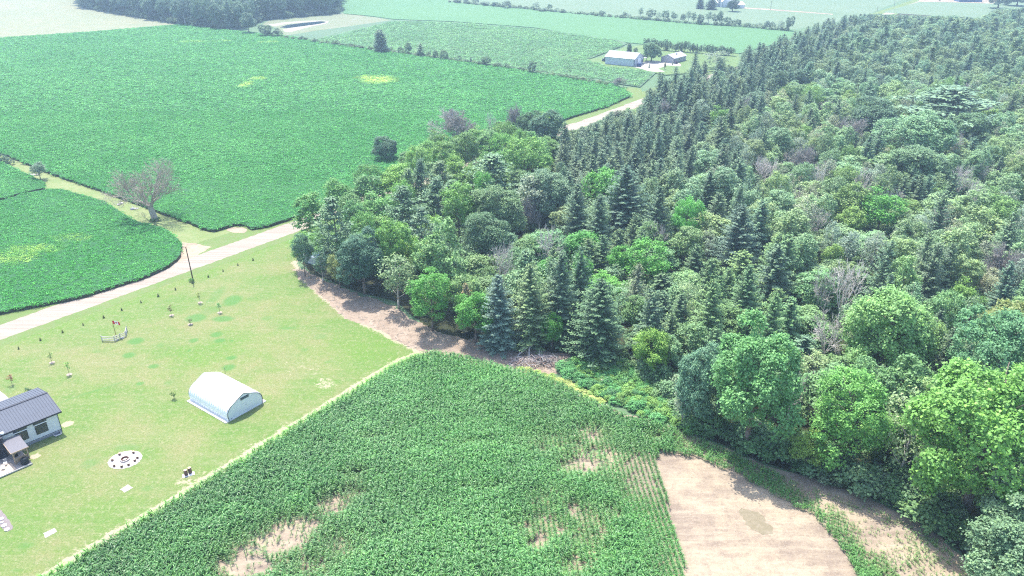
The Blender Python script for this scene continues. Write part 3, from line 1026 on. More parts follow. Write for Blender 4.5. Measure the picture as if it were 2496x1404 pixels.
def sparse(Pts, specs):
    m = np.zeros(len(Pts))
    for u, v, ru, rv, k in specs:
        c = G(u, v); e = G(u + ru, v); f = G(u, v - rv)
        a = abs(e[0] - c[0]); b = abs(f[1] - c[1])
        d = np.sqrt(((Pts[:, 0] - c[0]) / a) ** 2 + ((Pts[:, 1] - c[1]) / b) ** 2)
        m = np.maximum(m, k * np.clip(1.6 - d, 0, 1))
    return m


BARE = [(720, 1290, 60, 30, .8), (640, 1345, 90, 40, .7), (850, 1210, 40, 20, .6), (1440, 1120, 80, 36, .6), (1330, 1290, 70, 30, .5), (1440, 1300, 40, 60, .6), (1540, 1150, 50, 60, .45), (820, 1340, 60, 40, .4), (1180, 1200, 60, 12, .3), (1150, 1090, 50, 8, .25), (690, 1320, 62, 42, 1.0), (610, 1385, 70, 35, .95), (560, 1380, 40, 20, .8), (815, 1235, 42, 26, .85), (760, 1390, 60, 30, .6), (860, 1170, 30, 16, .6), (1420, 1140, 60, 24, .9), (1360, 1090, 90, 30, .45), (1450, 1065, 40, 26, .7), (1590, 1072, 30, 12, .6), (1400, 1250, 18, 26, .85), (1350, 1230, 60, 36, .35), (1310, 1330, 26, 20, .8), (1400, 1385, 30, 26, .7), (1490, 1255, 20, 20, .5), (1410, 1330, 20, 40, .5), (1500, 1130, 90, 50, .4), (900, 1080, 30, 10, .4), (1690, 1060, 30, 5, .2)]
sm_ = sparse(CP, BARE)
nz1 = lfn(CP, 6, 1) * .5 + lfn(CP, 2.2, 2) * .5
surv = rnd(len(CP)) > np.clip(sm_ * .95 - .05 + nz1 * .42 * (sm_ > .05), 0, .93)
CP = CP[surv]; sm_ = sm_[surv]
vig = np.clip(1 - sm_ * .55 + lfn(CP, 14, 3) * .10 + lfn(CP, 4, 4) * .08, .35, 1.2)
de = dline(CP, [G(u, v, 1.25) for u, v in ((60, 1440), (110, 1404), (300, 1292), (500, 1172), (700, 1048), (850, 955), (950, 893), (1010, 866), (1045, 852))])
dsl = dline(CP, poly([(1600, 1060), (1605, 1160), (1625, 1220), (1650, 1300), (1672, 1400), (1700, 1500)]))
uu0, _v0 = PR(CP[:, 0], CP[:, 1], 0)
rowf = np.clip(1.25 - dsl / 7.0, 0, 1) * np.clip((_v0 - 1075) / 60, 0, 1)
vig = vig * (1 - .48 * rowf)
hgt = 1.75 * vig * rnd(len(CP), .85, 1.15)
# far right rows of the main field by the bare patch stand apart
uu, vv = PR(CP[:, 0], CP[:, 1], 0)
tc = np.array([.055, .165, .040])[None] * np.ones((len(CP), 1))
g2 = np.clip(lfn(CP, 22, 5) * .5 + .5, 0, 1)[:, None]
tc = tc * (1 - g2) + np.array([.072, .182, .054]) * g2
eg = np.clip(1 - de / 1.4, 0, 1)[:, None]
tc = tc * (1 - eg) + np.array([.11, .28, .04]) * eg
tc = tc * (1 - sm_[:, None] * .5) + np.array([.13, .20, .075]) * sm_[:, None] * .5
lw = lfn(CP, 45, 2)[:, None] * .16 + lfn(CP, 11, 6)[:, None] * .10
tc = tc * (.96 + lw - .12 * np.clip((-CP[:, :1] - 5) / 35, 0, 1))
m1 = np.c_[CP, np.zeros(len(CP))]
m2 = sparse(SP, [(2060, 1230, 90, 30, .62), (2150, 1320, 50, 60, .66), (2120, 1280, 60, 50, .66), (2330, 1380, 60, 40, .5), (2000, 1200, 50, 20, .45), (2230, 1290, 60, 30, .5), (2250, 1400, 80, 40, .5), (1680, 1080, 20, 8, .5)])
dn = dline(SP, sand_poly, True)
uS, vS = PR(SP[:, 0], SP[:, 1], 0)
m2 = np.maximum(m2, np.clip((uS - 1880) / 80, 0, 1) * np.clip(.42 + lfn(SP, 9, 3) * .35, .05, .75))
m2 = m2 * np.clip((dn - .8) / 4.0, 0, 1)
surv = rnd(len(SP)) > np.clip(.26 + m2 * .75 + lfn(SP, 3, 2) * .18 * (m2 > .1), 0, .93)
SP = SP[surv]; m2 = m2[surv]
h2 = np.clip(1.0 - m2 * .85, .42, 1) * 1.0 * rnd(len(SP), .8, 1.15)
t2 = np.array([.070, .18, .048])[None] * (1 - m2[:, None]) + np.array([.13, .22, .07]) * m2[:, None]
ALL = np.vstack([m1, np.c_[SP, np.zeros(len(SP))]])
hh = np.r_[hgt, h2]
tt_ = np.vstack([tc, t2]) * rnd(len(ALL), .85, 1.15)[:, None]
scatter('corn_crop', CORN, ALL, np.c_[hh, hh, hh], np.c_[rnd(len(ALL), -.08, .08), rnd(len(ALL), -.08, .08), rnd(len(ALL), 0, 6.28)], tt_, 'young corn plants in rows filling the foreground field')

# soybeans / low crops --------------------------------------------------


def soy_mesh(i, n=46, size=.27):
    r = np.sqrt(rnd(n)) * .85; a = rnd(n, 0, 6.28)
    C = np.c_[r * np.cos(a), r * np.sin(a), .45 + .45 * (1 - (r / .9) ** 2) * rnd(n, .5, 1.1)]
    N_ = np.c_[np.cos(a) * r * .4, np.sin(a) * r * .4, np.full(n, .9)] + RNG.normal(size=(n, 3)) * .42
    V = cards(C, N_, size * rnd(n, .6, 1.3), .8, bend=.1)
    return quads_mesh('soybean_clump', V, M_soy, rnd(n))


SOY = [soy_mesh(i) for i in range(5)]
F1 = [(-420, 128), (0, 95), (220, 80), (440, 62), (560, 76), (715, 92), (760, 102), (1000, 136), (1240, 169), (1495, 209), (1525, 222), (1538, 236), (1480, 262), (1420, 280), (1370, 296), (1340, 318), (1100, 402), (900, 471), (735, 528), (650, 556), (612, 562), (598, 552), (572, 551), (545, 560), (522, 566), (500, 562), (300, 487), (130, 428), (33, 389), (-260, 262), (-420, 200)]
F2 = [(-260, 556), (0, 497), (60, 478), (110, 468), (150, 466), (250, 494), (330, 543), (400, 563), (430, 582), (444, 603), (440, 628), (418, 650), (360, 678), (200, 728), (0, 800 - 32), (-300, 870)]
F3 = [(-260, 340), (0, 398), (35, 413), (80, 435), (110, 452), (112, 463), (60, 474), (0, 490), (-260, 530)]
M_stem_shade = plain('crop_stems_painted_shade', (.045, .055, .03), .95, .4, 2)  # stems and lower leaves, with the shade between them painted into the colour
M_can = ground_mat('crop_canopy', (.055, .20, .075), (.07, .23, .085), (.045, .17, .06), .05, .5, 4, .8)
pts_all = []; sc_all = []; ti_all = []
YB = [(924, 199, 34, 7, 1.0), (893, 193, 20, 4, .8), (598, 211, 13, 6, .7), (630, 196, 14, 3.5, .7), (470, 105, 26, 2.5, .28), (655, 106, 20, 2, .35), (540, 103, 20, 2, .25)]
for nm, fpx, yb, lab in (('soybean', F1, YB, 'dense dark side of the large soybean field'), ('soybean', F2, [(25, 635, 50, 16, .50), (170, 588, 40, 8, .28), (100, 612, 60, 9, .32)], 'dense dark side of the curved soybean field'), ('soybean', F3, [], 'dense dark side of the small soybean field at the left edge')):
    fpoly = poly(fpx)
    sheet('soybean_canopy', ragged(fpoly, 1.0, .35), .80, M_can, 'stuff', lab, thick=.78, side=M_stem_shade)
    x0, y0 = np.min(fpoly, 0); x1, y1 = np.max(fpoly, 0)
    for st, ylo, yhi, sc in ((.85, 0, 240, .85), (1.25, 240, 330, 1.15), (1.9, 330, 900, 1.7)):
        lo, hi = max(y0, ylo), min(y1, yhi)
        if hi <= lo: continue
        X, Y = np.meshgrid(np.arange(x0, x1, st), np.arange(lo, hi, st))
        Q = np.stack([X.ravel(), Y.ravel()], 1) + rnd((X.size, 2), -.4, .4) * st
        u_, v_ = PR(Q[:, 0], Q[:, 1], .6)
        Q = Q[(u_ > -120) & (u_ < 2600)]
        Q = Q[inside(Q, fpoly)]
        m = sparse(Q, yb) if yb else np.zeros(len(Q))
        nn = np.clip(lfn(Q, 60, 1) * .35 + lfn(Q, 17, 2) * .3 + lfn(Q, 5, 3) * .2 + .5, 0, 1)[:, None]
        ca_, sa_ = math.cos(math.radians(-37)), math.sin(math.radians(-37))
        Qr = np.stack([(Q[:, 0] * ca_ + Q[:, 1] * sa_) / 26, -Q[:, 0] * sa_ + Q[:, 1] * ca_], 1)
        nn = np.clip(nn + (lfn(Qr, 6.5, 4) * .20 + lfn(Qr, 2.9, 6) * .14)[:, None], 0, 1)
        tn = np.array([.050, .215, .052]) * (1 - nn) + np.array([.086, .275, .078]) * nn
        nearb = np.clip((220 - Q[:, 1:2]) / 90, 0, 1)
        tn = tn * (1 - nearb * .5) + np.array([.050, .26, .030]) * nearb * .5
        mm = np.clip(m + lfn(Q, 7, 5) * .25 * (m > .05), 0, 1)[:, None]
        tn = tn * (1 - mm) + np.array([.36, .50, .11]) * mm
        tn = tn * rnd(len(Q), .9, 1.1)[:, None]
        pts_all.append(np.c_[Q, rnd(len(Q), .12, .36)]); ti_all.append(tn)
        s3 = sc * rnd(len(Q), .85, 1.2)
        sc_all.append(np.c_[s3, s3, np.clip(s3, .6, 1.15)])
PT = np.vstack(pts_all)
scatter('soybean_crop', SOY, PT, np.vstack(sc_all), np.c_[rnd(len(PT), -.25, .25), rnd(len(PT), -.25, .25), rnd(len(PT), 0, 6.28)], np.vstack(ti_all), 'knee high soybean plants covering the fields left of the road')

# rough field texture of the crop beyond the first hedge (large clumps)
F4 = poly([(760, 102), (960, 54), (1100, 57), (1300, 72), (1500, 100), (1520, 112), (1430, 148), (1480, 165), (1560, 174), (1590, 182), (1560, 213), (1240, 166), (960, 126)])
x0, y0 = np.min(F4, 0); x1, y1 = np.max(F4, 0)
X, Y = np.meshgrid(np.arange(x0, x1, 2.2), np.arange(y0, y1, 2.2))
Q = np.stack([X.ravel(), Y.ravel()], 1) + rnd((X.size, 2), -.9, .9)
Q = Q[inside(Q, F4)]
nn = np.clip(lfn(Q, 60, 4) * .4 + lfn(Q, 15, 6) * .35 + .5, 0, 1)[:, None]
tn = (np.array([.095, .225, .095]) * (1 - nn) + np.array([.135, .275, .115]) * nn) * rnd(len(Q), .8, 1.15)[:, None]
s3 = 1.9 * rnd(len(Q), .8, 1.2)
scatter('far_crop', SOY, np.c_[Q, rnd(len(Q), -.2, .3)], np.c_[s3, s3, s3 * .7], np.c_[rnd(len(Q), -.2, .2), rnd(len(Q), -.2, .2), rnd(len(Q), 0, 6.28)], tn, 'grey green crop standing beyond the first hedgerow')

# ------------------------------------------------------------------ woodland
# trees one can point at: kind, index, u of the trunk, v of the top, v of the foot (or None), height (if no foot), crown width in px, tint, label
HERO = [
 ('hero', 2, 943, 330, 392, None, 62, DARK, 'rounded dark green tree standing alone at the edge of the big soybean field'),
 ('twiggy', 0, 1112, 262, 352, None, 104, GREY, 'wide grey leafless tree rising above the bright green trees beside the soybean field'),
 ('twiggy', 0, 1252, 250, 335, None, 42, GREY, 'small grey twiggy treetop left of the dark round trees by the road'),
 ('dead', 0, 1198, 264, 345, None, 26, GREY, 'slim pale dead tree against the soybean field between two grey treetops'),
 ('thin', 1, 1062, 305, 365, None, 40, GREY, 'small grey tree at the left foot of the wide grey leafless tree'),
 ('tufty', 0, 744, 562, 673, None, 52, DARK, 'slender tree with long bare trunk at the shed, outermost on the lawn side'),
 ('thin', 0, 788, 605, 690, None, 50, DARK, 'small dark tree hiding the right end of the tarped shed'),
 ('tufty', 1, 830, 618, 702, None, 60, OLIVE, 'low yellowish tree with several stems at the left end of the dirt strip'),
 ('hero', 1, 890, 556, 716, None, 118, (.055, .125, .075), 'big dense bluish dark tree with two pale stems on the dirt strip'),
 ('broad', 1, 772, 470, 600, None, 92, (.085, .20, .05), 'leafy bright green tree where the road disappears into the woods'),
 ('pine', 0, 832, 478, 668, None, 112, PIN, 'soft grey green pine behind the tarped shed'),
 ('broad', 2, 965, 528, 700, None, 120, BRIGHT, 'light green broad tree right of the bluish dark tree'),
 ('broad', 0, 1075, 538, 735, None, 130, (.12, .22, .08), 'broad light green tree behind the grey green tree with the leaning trunk'),
 ('thin', 0, 972, 615, 752, None, 96, (.13, .20, .09), 'grey green tree with thin bare leaning trunks on the dirt strip'),
 ('herot', 1, 1055, 664, 806, None, 110, VIVID, 'vivid green tree on the dirt strip, left one of the vivid pair'),
 ('herot', 0, 1160, 708, 836, None, 100, VIVID, 'vivid green tree at the tip of the cornfield, right one of the vivid pair'),
 ('spruce', 1, 1137, 690, 812, None, 44, BROWN, 'thin brownish dying conifer between the two vivid green trees'),
 ('heros', 1, 1222, 668, 845, None, 110, (.085, .14, .105), 'bluish spruce just right of the vivid green pair'),
 ('dead', 1, 1220, 586, None, 14, 66, GREY, 'pale dead tree standing behind the bluish spruce'),
 ('dead', 2, 1335, 540, None, 14, 80, (.3, .35, .25), 'pale dead tree with upright branches left of the small bright spruces'),
 ('heros', 0, 1292, 640, 838, None, 120, SPRY, 'tall pale yellow green spruce above the left end of the brush pile'),
 ('heros', 1, 1362, 612, 824, None, 112, SPR, 'dark spruce right of the pale yellow green spruce'),
 ('heros', 0, 1455, 678, 874, None, 160, (.052, .105, .048), 'largest dark spruce on the woods edge right of the brush pile'),
 ('herot', 0, 1345, 762, 850, None, 56, VIVID, 'slender vivid green tree behind the brush pile'),
 ('tufty', 2, 1422, 610, None, 9, 56, VIVID, 'small vivid green crown between dark spruces above the largest edge spruce'),
 ('tufty', 1, 1580, 582, None, 12, 120, VIVID, 'bright green spreading tree in the middle of the woods'),
 ('tufty', 0, 1512, 590, None, 10, 60, VIVID, 'bright green narrow crown just left of the bright spreading tree'),
 ('spruce', 2, 1555, 640, None, 13, 66, (.11, .14, .08), 'grey tinged spruce with a dead top below the bright spreading tree'),
 ('spruce', 0, 1600, 700, None, 16, 90, SPR, 'dark spruce directly above the lone yellow green tree'),
 ('broad', 1, 1552, 718, None, 9, 70, MID, 'mid green tree right of the largest edge spruce'),
 ('herot', 0, 1582, 796, 918, None, 92, (.155, .275, .055), 'yellow green tree standing behind the weeds'),
 ('broad', 3, 1640, 815, None, 8, 60, (.16, .27, .13), 'pale mint bush tree right of the yellow green tree'),
 ('hero', 2, 1690, 832, 1040, None, 112, (.115, .215, .13), 'bluish green tree at the right end of the weeds'),
 ('hero', 1, 1818, 770, 1098, None, 205, (.11, .245, .085), 'giant rounded mid green tree over the curve of the corn'),
 ('thin', 2, 1660, 940, 1040, None, 54, GREY, 'greyish bush under the bluish green tree at the corn edge'),
 ('herot', 1, 2040, 905, 1150, None, 165, (.12, .27, .065), 'bright green upright tree standing forward above the sparse corn'),
 ('herot', 0, 1960, 1045, 1150, None, 84, (.165, .265, .06), 'low yellow green leafy tree at the foot of the bright upright tree'),
 ('dead', 0, 1918, 888, 1040, None, 78, GREY, 'bare pinkish grey dead tree between the giant rounded tree and the bright upright tree'),
 ('hero', 0, 2345, 893, 1262, None, 300, (.13, .265, .06), 'huge domed yellow green tree at the right of the picture'),
 ('thin', 1, 2188, 958, 1185, None, 130, (.19, .26, .13), 'pale sparse tree left of the huge domed tree'),
 ('broad', 4, 2162, 880, 1075, None, 120, (.105, .20, .075), 'mid green tree behind the pale sparse tree'),
 ('hero', 2, 2138, 690, 938, None, 190, (.16, .285, .095), 'large light green domed tree above the bright upright tree'),
 ('hero', 0, 2395, 762, 1010, None, 190, (.095, .21, .095), 'large bluish green domed tree behind the huge yellow green one'),
 ('spruce', 2, 2250, 745, None, 15, 76, SPRB, 'dark blue spruce between the two large domed trees'),
 ('hero', 2, 2455, 1085, 1350, None, 170, (.15, .235, .13), 'pale bluish green tree at the right edge of the picture'),
 ('hero', 1, 2440, 1240, 1470, None, 190, (.12, .20, .105), 'grey green tree in the bottom right corner'),
 ('broad', 2, 2478, 730, None, 14, 120, OLIVE, 'olive tinted tree cut by the right edge of the picture'),
 ('dead', 1, 2040, 642, 800, None, 96, GREY, 'tall forked pale dead tree left of the large light green dome'),
 ('dead', 2, 1985, 655, 790, None, 60, GREY, 'narrow pale dead tree beside the tall forked dead tree'),
 ('dead', 2, 2000, 752, 900, None, 106, GREY, 'many branched dead tree below the tall forked dead tree'),
 ('spruce', 1, 1895, 590, None, 16, 100, SPR, 'tall very dark spruce left of the narrow dead tree'),
 ('heros', 0, 1745, 672, None, 17, 110, (.10, .175, .065), 'feathery light green spruce rising left of the giant rounded tree'),
 ('heros', 1, 1830, 640, None, 16, 100, (.075, .145, .06), 'mid green spruce in the group above the giant rounded tree'),
 ('heros', 0, 1890, 705, None, 16, 96, (.085, .165, .06), 'mid green spruce directly right of the giant rounded tree top'),
 ('spruce', 2, 1700, 590, None, 9, 60, (.07, .13, .06), 'small spruce in the light grey green patch of woods'),
 ('heros', 0, 1810, 492, None, 18, 130, SPRB, 'broad dark spruce in the middle right of the woods'),
 ('heros', 0, 1532, 398, None, 19, 150, (.050, .10, .062), 'broadest dark spruce in front of the vivid green crown, centre of the woods'),
 ('heros', 1, 1412, 445, None, 17, 90, SPR, 'pointed dark spruce left of the broadest dark spruce'),
 ('heros', 1, 1462, 470, None, 17, 90, SPR, 'pointed dark spruce just beside the broadest dark spruce'),
 ('heros', 1, 1612, 452, None, 17, 90, SPR, 'pointed dark spruce right of the broadest dark spruce'),
 ('tufty', 1, 1478, 408, None, 15, 110, VIVID, 'vivid green crown peeping out behind the broadest dark spruce'),
 ('hero', 2, 1335, 402, None, 16, 130, (.12, .195, .11), 'rounded pale green tree left of the pointed dark spruces'),
 ('thin', 2, 1300, 425, None, 15, 90, GREY, 'grey green thin crowned tree left of the rounded pale green tree'),
 ('twiggy', 0, 1292, 470, None, 11, 60, GREY, 'grey leafless tree below the thin crowned grey green tree'),
 ('dead', 0, 1240, 482, None, 12, 50, GREY, 'small grey dead tree above the two toned dark round tree'),
 ('hero', 2, 1190, 510, None, 15, 120, (.085, .155, .075), 'dark rounded tree above the bluish spruce'),
 ('hero', 2, 1215, 442, None, 16, 130, (.115, .19, .085), 'spreading grey green tree above the dark rounded tree'),
 ('pine', 0, 1200, 372, None, 18, 150, PIN, 'largest soft pale pine beneath the bright green treetops'),
 ('pine', 1, 1068, 425, None, 16, 84, PIN, 'soft pale pine left of the bright green dark bottomed tree'),
 ('pine', 1, 975, 450, None, 16, 90, PIN, 'soft pale pine at the left of the pine group'),
 ('pine', 0, 1020, 500, None, 15, 84, (.11, .18, .11), 'soft pale pine lowest in the pine group'),
 ('tufty', 0, 1115, 428, None, 18, 96, BRIGHT, 'tall bright green tree with a dark underside right of the pines'),
 ('tufty', 1, 1178, 412, None, 15, 60, VIVID, 'small bright green crown right of the tall bright green tree'),
 ('tufty', 1, 1280, 330, None, 17, 120, BRIGHT, 'bright green tree with visible limbs near the road bend'),
 ('hero', 2, 1330, 262, None, 16, 90, DARK, 'dark round tree at the head of the bright green group by the road'),
 ('hero', 2, 1290, 262, None, 14, 70, (.06, .13, .055), 'smaller dark round tree left of the dark round tree by the road'),
 ('tufty', 0, 2160, 455, None, 14, 96, VIVID, 'vivid green clumpy tree alone in the grey green right hand woods'),
 ('tufty', 2, 2085, 500, None, 10, 60, YEL, 'yellow green crown left below the vivid clumpy tree'),
 ('tufty', 2, 2035, 586, None, 9, 50, YEL, 'round lime green crown above the tall forked dead tree'),
 ('tufty', 2, 2075, 215, None, 10, 36, YEL, 'small yellow green crown in the far right woods'),
 ('tufty', 2, 2420, 262, None, 11, 50, YEL, 'yellow green crown near the right edge in the far woods'),
 ('tufty', 0, 1762, 253, None, 12, 58, BRIGHT, 'light green crown at the foot of the far spruce stand'),
 ('pine', 0, 2330, 205, None, 20, 230, (.10, .17, .10), 'huge layered pine in the far right woods'),
 ('hero', 2, 2140, 232, None, 17, 120, (.075, .14, .075), 'dark domed tree in the far right woods'),
 ('hero', 0, 2250, 272, None, 19, 170, (.135, .24, .12), 'largest pale green dome in the far right woods'),
 ('hero', 2, 2360, 265, None, 15, 90, (.10, .18, .085), 'grey green dome right of the largest pale dome'),
 ('hero', 2, 2250, 345, None, 15, 130, (.12, .20, .10), 'grey green tree below the largest pale dome'),
 ('twiggy', 0, 2082, 278, None, 13, 74, GREY, 'pinkish grey leafless tree beside the dark domed tree'),
 ('twiggy', 0, 2020, 232, None, 11, 50, GREY, 'pinkish grey leafless tree higher up in the far right woods'),
 ('dead', 0, 2150, 305, None, 11, 36, GREY, 'slim pale dead tree under the dark domed tree'),
 ('dead', 1, 1868, 378, None, 12, 64, GREY, 'fan shaped pale dead tree in the grey green middle woods'),
 ('dead', 2, 2108, 402, None, 13, 74, GREY, 'spreading grey dead tree left above the vivid clumpy tree'),
 ('dead', 0, 2185, 440, None, 11, 56, GREY, 'grey dead tree right behind the vivid clumpy tree'),
 ('dead', 1, 2350, 395, None, 12, 44, GREY, 'grey dead tree with upright branches in the right hand woods'),
 ('dead', 2, 2408, 380, None, 12, 50, GREY, 'grey dead tree nearest the right edge of the picture'),
 ('twiggy', 0, 1965, 350, None, 12, 70, GREY, 'grey leafless tree in the pale middle of the woods'),
 ('dead', 0, 1612, 528, None, 11, 56, GREY, 'pinkish dead tree above the bright spreading tree'),
 ('twiggy', 0, 2468, 590, None, 12, 80, GREY, 'wide grey dead tree at the right edge above the olive tree'),
 ('twiggy', 0, 1838, 225, None, 12, 50, GREY, 'grey leafless tree at the right foot of the far spruce stand'),
 ('hero', 2, 1838, 215, None, 13, 60, (.12, .19, .12), 'grey green round tree at the foot of the far spruce stand'),
 ('twiggy', 0, 1620, 232, None, 12, 50, GREY, 'grey leafless crown on top of the near spruce plantation'),
]
placed = []      # x, y, r
for k_, i_, u, vt, vb, hh_, w, tint, lab in HERO:
    if vb is not None:
        x, y = G(u, vb); h_ = height_between(u, vb, vt)
    else:
        x, y = G(u, vt + 4, hh_); h_ = hh_
        if y > 160: pass
    r_ = w / 2 * dist(x, y) / FPX
    if vb is None:
        u2, v2 = PR(x, y, h_ * .6)
    plant(k_, i_, x, y, h_, r_, tint, lab)
    placed.append((x, y, r_ * (.35 if k_ in ('dead', 'twiggy') else 1), h_))

# the rest of the wood: kind of tree by place
SKY = [(735, 520), (790, 462), (850, 402), (960, 392), (1010, 352), (1060, 318), (1150, 305), (1250, 292), (1330, 268), (1368, 275), (1385, 318), (1440, 302), (1500, 268), (1560, 266), (1572, 200), (1600, 168), (1640, 158), (1700, 142), (1740, 120), (1770, 150), (1802, 168), (1812, 122), (1845, 96), (1880, 112), (1900, 82), (1940, 76), (1990, 52), (2040, 34), (2130, 32), (2250, 38), (2330, 36), (2400, 44), (2440, 20), (2700, 10)]
sku = np.array(SKY)


def zone(u, v):
    """mix of kinds at a treetop seen at u, v: list of (kind, weight, tint, label key)"""
    s_ = lambda a, b: a <= u < b
    if v < 300 and u > 1560 and u < 1800 + (300 - v) * 1.2 and v < 262: return 'stand'          # far spruce stand
    if 1372 < u < 1700 and v < 420: return 'plantation'
    if u < 1385 and v < 350 + max(0, (1000 - u)) * .5 + 40: return 'bright'
    if u < 960 and v < 640: return 'bright'
    if u < 1260 and v < 560: return 'pines'
    if u < 1330 and v < 700: return 'edge'
    if 1372 < u < 1860 and v < 500: return 'spruceold'
    if 1700 < u < 1950 and v > 560 and v < 830: return 'greenspruce'
    if u < 1720 and v > 500: return 'mixspruce'
    if v < 190 and u > 1900: return 'farwood'
    if v > 640: return 'rightnear'
    return 'pale'


MIXES = {
 'stand': [('spruce', .72, SPR), ('broad', .18, (.12, .19, .11)), ('thin', .10, GREY)],
 'plantation': [('spruce', .86, (.078, .128, .070)), ('broad', .09, (.11, .18, .10)), ('thin', .05, GREY)],
 'bright': [('tufty', .55, (.095, .205, .052)), ('tufty', .18, BRIGHT), ('broad', .27, (.095, .19, .062))],
 'pines': [('pine', .4, PIN), ('tufty', .25, BRIGHT), ('broad', .35, (.10, .18, .08))],
 'edge': [('broad', .75, (.105, .19, .078)), ('pine', .15, PIN), ('thin', .10, PALE)],
 'spruceold': [('spruce', .52, SPR), ('broad', .34, PALE), ('thin', .14, GREY)],
 'greenspruce': [('spruce', .8, (.085, .155, .058)), ('broad', .2, MID)],
 'mixspruce': [('spruce', .40, (.072, .13, .06)), ('broad', .36, (.13, .23, .10)), ('tufty', .10, VIVID), ('thin', .14, PALE)],
 'farwood': [('broad', .72, (.155, .235, .13)), ('pine', .16, (.11, .185, .10)), ('spruce', .12, (.065, .12, .07))],
 'rightnear': [('broad', .60, (.14, .24, .095)), ('spruce', .14, SPR), ('thin', .18, PALE), ('tufty', .08, BRIGHT)],
 'pale': [('broad', .54, (.165, .255, .120)), ('spruce', .12, (.07, .125, .065)), ('thin', .22, GREY), ('tufty', .05, (.12, .22, .07)), ('dead', .07, GREY), ('pine', .03, PIN)],
}
ZTXT = {'stand': 'in the far spruce stand near the grey barn', 'plantation': 'in the even spruce plantation along the road', 'bright': 'in the bright green grove beside the soybean field', 'pines': 'among the pale pines left of centre', 'edge': 'in the left woods above the dirt strip', 'spruceold': 'in the old spruces right of the plantation', 'greenspruce': 'in the green spruce group above the giant rounded tree', 'mixspruce': 'in the mixed woods above the brush pile', 'farwood': 'in the far end of the woods, top right', 'rightnear': 'in the near right woods behind the domed trees', 'pale': 'in the pale mixed woods right of centre'}
cand = []
xs = np.arange(-60, 520, 4.6); ys = np.arange(70, 760, 4.0)
X, Y = np.meshgrid(xs, ys)
Q = np.stack([X.ravel(), Y.ravel()], 1) + rnd((X.size, 2), -3.2, 3.2)
Q = Q[inside(Q, forest_poly)]
u0_, v0_ = PR(Q[:, 0], Q[:, 1], 10.)
Q = Q[(u0_ < 2640) & (u0_ > 700)]
Q = Q[RNG.permutation(len(Q))]
ROADROW = []
for s_ in np.arange(84, 232, 5.2):
    ROADROW.append((*road_pt(s_, -8.5 + random.uniform(-1, 1)), 15.5, 5.0))
for s_ in np.arange(128, 226, 6.5):
    ROADROW.append((*road_pt(s_, 7.5 + random.uniform(-1, 1)), 13.0, 4.2))
NRR = len(ROADROW)
Q = np.vstack([np.array([q_[:2] for q_ in ROADROW]), Q])
edge_front = dline(Q, poly([(760, 665), (840, 700), (960, 735), (1040, 800), (1130, 832), (1240, 852), (1390, 868), (1500, 890), (1640, 1000), (1700, 1065), (1860, 1128), (2000, 1165), (2150, 1225), (2280, 1290), (2380, 1380), (2450, 1480)]))
PX = np.array([p_[:2] for p_ in placed]); PRr = np.array([p_[2] for p_ in placed]); PHh = np.array([p_[3] for p_ in placed])
acc = []
AX = np.zeros((6000, 2)); AR = np.zeros(6000); na_ = 0
dpx = None
for qi, ((x, y), ef) in enumerate(zip(Q, edge_front)):
    um, vm = PR(x, y, 12.)
    z_ = 'bright' if qi < NRR else zone(um, vm)
    rr = random.random(); acc_w = 0
    for k_, w_, tint in MIXES[z_]:
        acc_w += w_
        if rr <= acc_w: break
    if k_ == 'spruce': h_ = random.uniform(9.5, 18); r_ = random.uniform(2.5, 3.7) * (h_ / 13)
    elif k_ == 'pine': h_ = random.uniform(14, 18); r_ = random.uniform(3.2, 4.4)
    elif k_ == 'dead': h_ = random.uniform(10, 14); r_ = random.uniform(2.2, 3.2)
    elif k_ == 'thin': h_ = random.uniform(10, 15); r_ = random.uniform(2.4, 3.4)
    else: h_ = random.uniform(10, 15); r_ = random.uniform(3.2, 5.4)
    if z_ == 'plantation': h_ = random.uniform(10.5, 16) if k_ == 'spruce' else random.uniform(9, 13); r_ = random.uniform(2.6, 4.0)
    if y > 480: r_ *= 1.15
    if qi < NRR: h_, r_ = ROADROW[qi][2:]; h_ *= random.uniform(.85, 1.05)
    # not poking above the wood's outline in the photo
    lim = np.interp(PR(x, y, h_)[0], sku[:, 0], sku[:, 1])
    while h_ > 5 and PR(x, y, h_)[1] < lim: h_ *= .93
    if h_ < 6: continue
    if um > 1000 and um < 1700 and ef < 3.0: continue
    d = np.hypot(PX[:, 0] - x, PX[:, 1] - y)
    if (d < (PRr * .75 + r_ * .45)).any(): continue
    # do not hide a pointed out tree: lower whatever stands right in front of it
    front = (PX[:, 1] > y) & (np.abs(PX[:, 0] * y / PX[:, 1] - x) < PRr + r_) & (d < 16)
    if front.any():
        h_ = min(h_, max(6.5, .62 * PHh[front].min()))
    if na_:
        dd = np.hypot(AX[:na_, 0] - x, AX[:na_, 1] - y)
        if (dd < (AR[:na_] + r_) * (.60 if k_ != 'spruce' else .58)).any(): continue
    AX[na_] = (x, y); AR[na_] = r_; na_ += 1
    tv = random.uniform(.82, 1.2)
    hv = random.uniform(-.10, .12)
    tint = (tint[0] * tv * (1 + hv), tint[1] * tv, tint[2] * tv * (1 - hv))
    acc.append((k_, x, y, h_, r_, tint, z_))
sizes = [(a[3] / dist(a[1], a[2])) for a in acc]
order = sorted(range(len(acc)), key=lambda i: -sizes[i])
quota = {'broad': 190, 'spruce': 200, 'pine': 60, 'dead': 60}
KW = {'broad': 'leafy tree', 'tufty': 'leafy tree with clumped foliage', 'thin': 'grey green thin crowned tree', 'spruce': 'dark pointed spruce', 'pine': 'soft needled pine', 'dead': 'bare dead tree'}
rest = {k: [] for k in P}
HN = []; hu = []; hv = []
import re
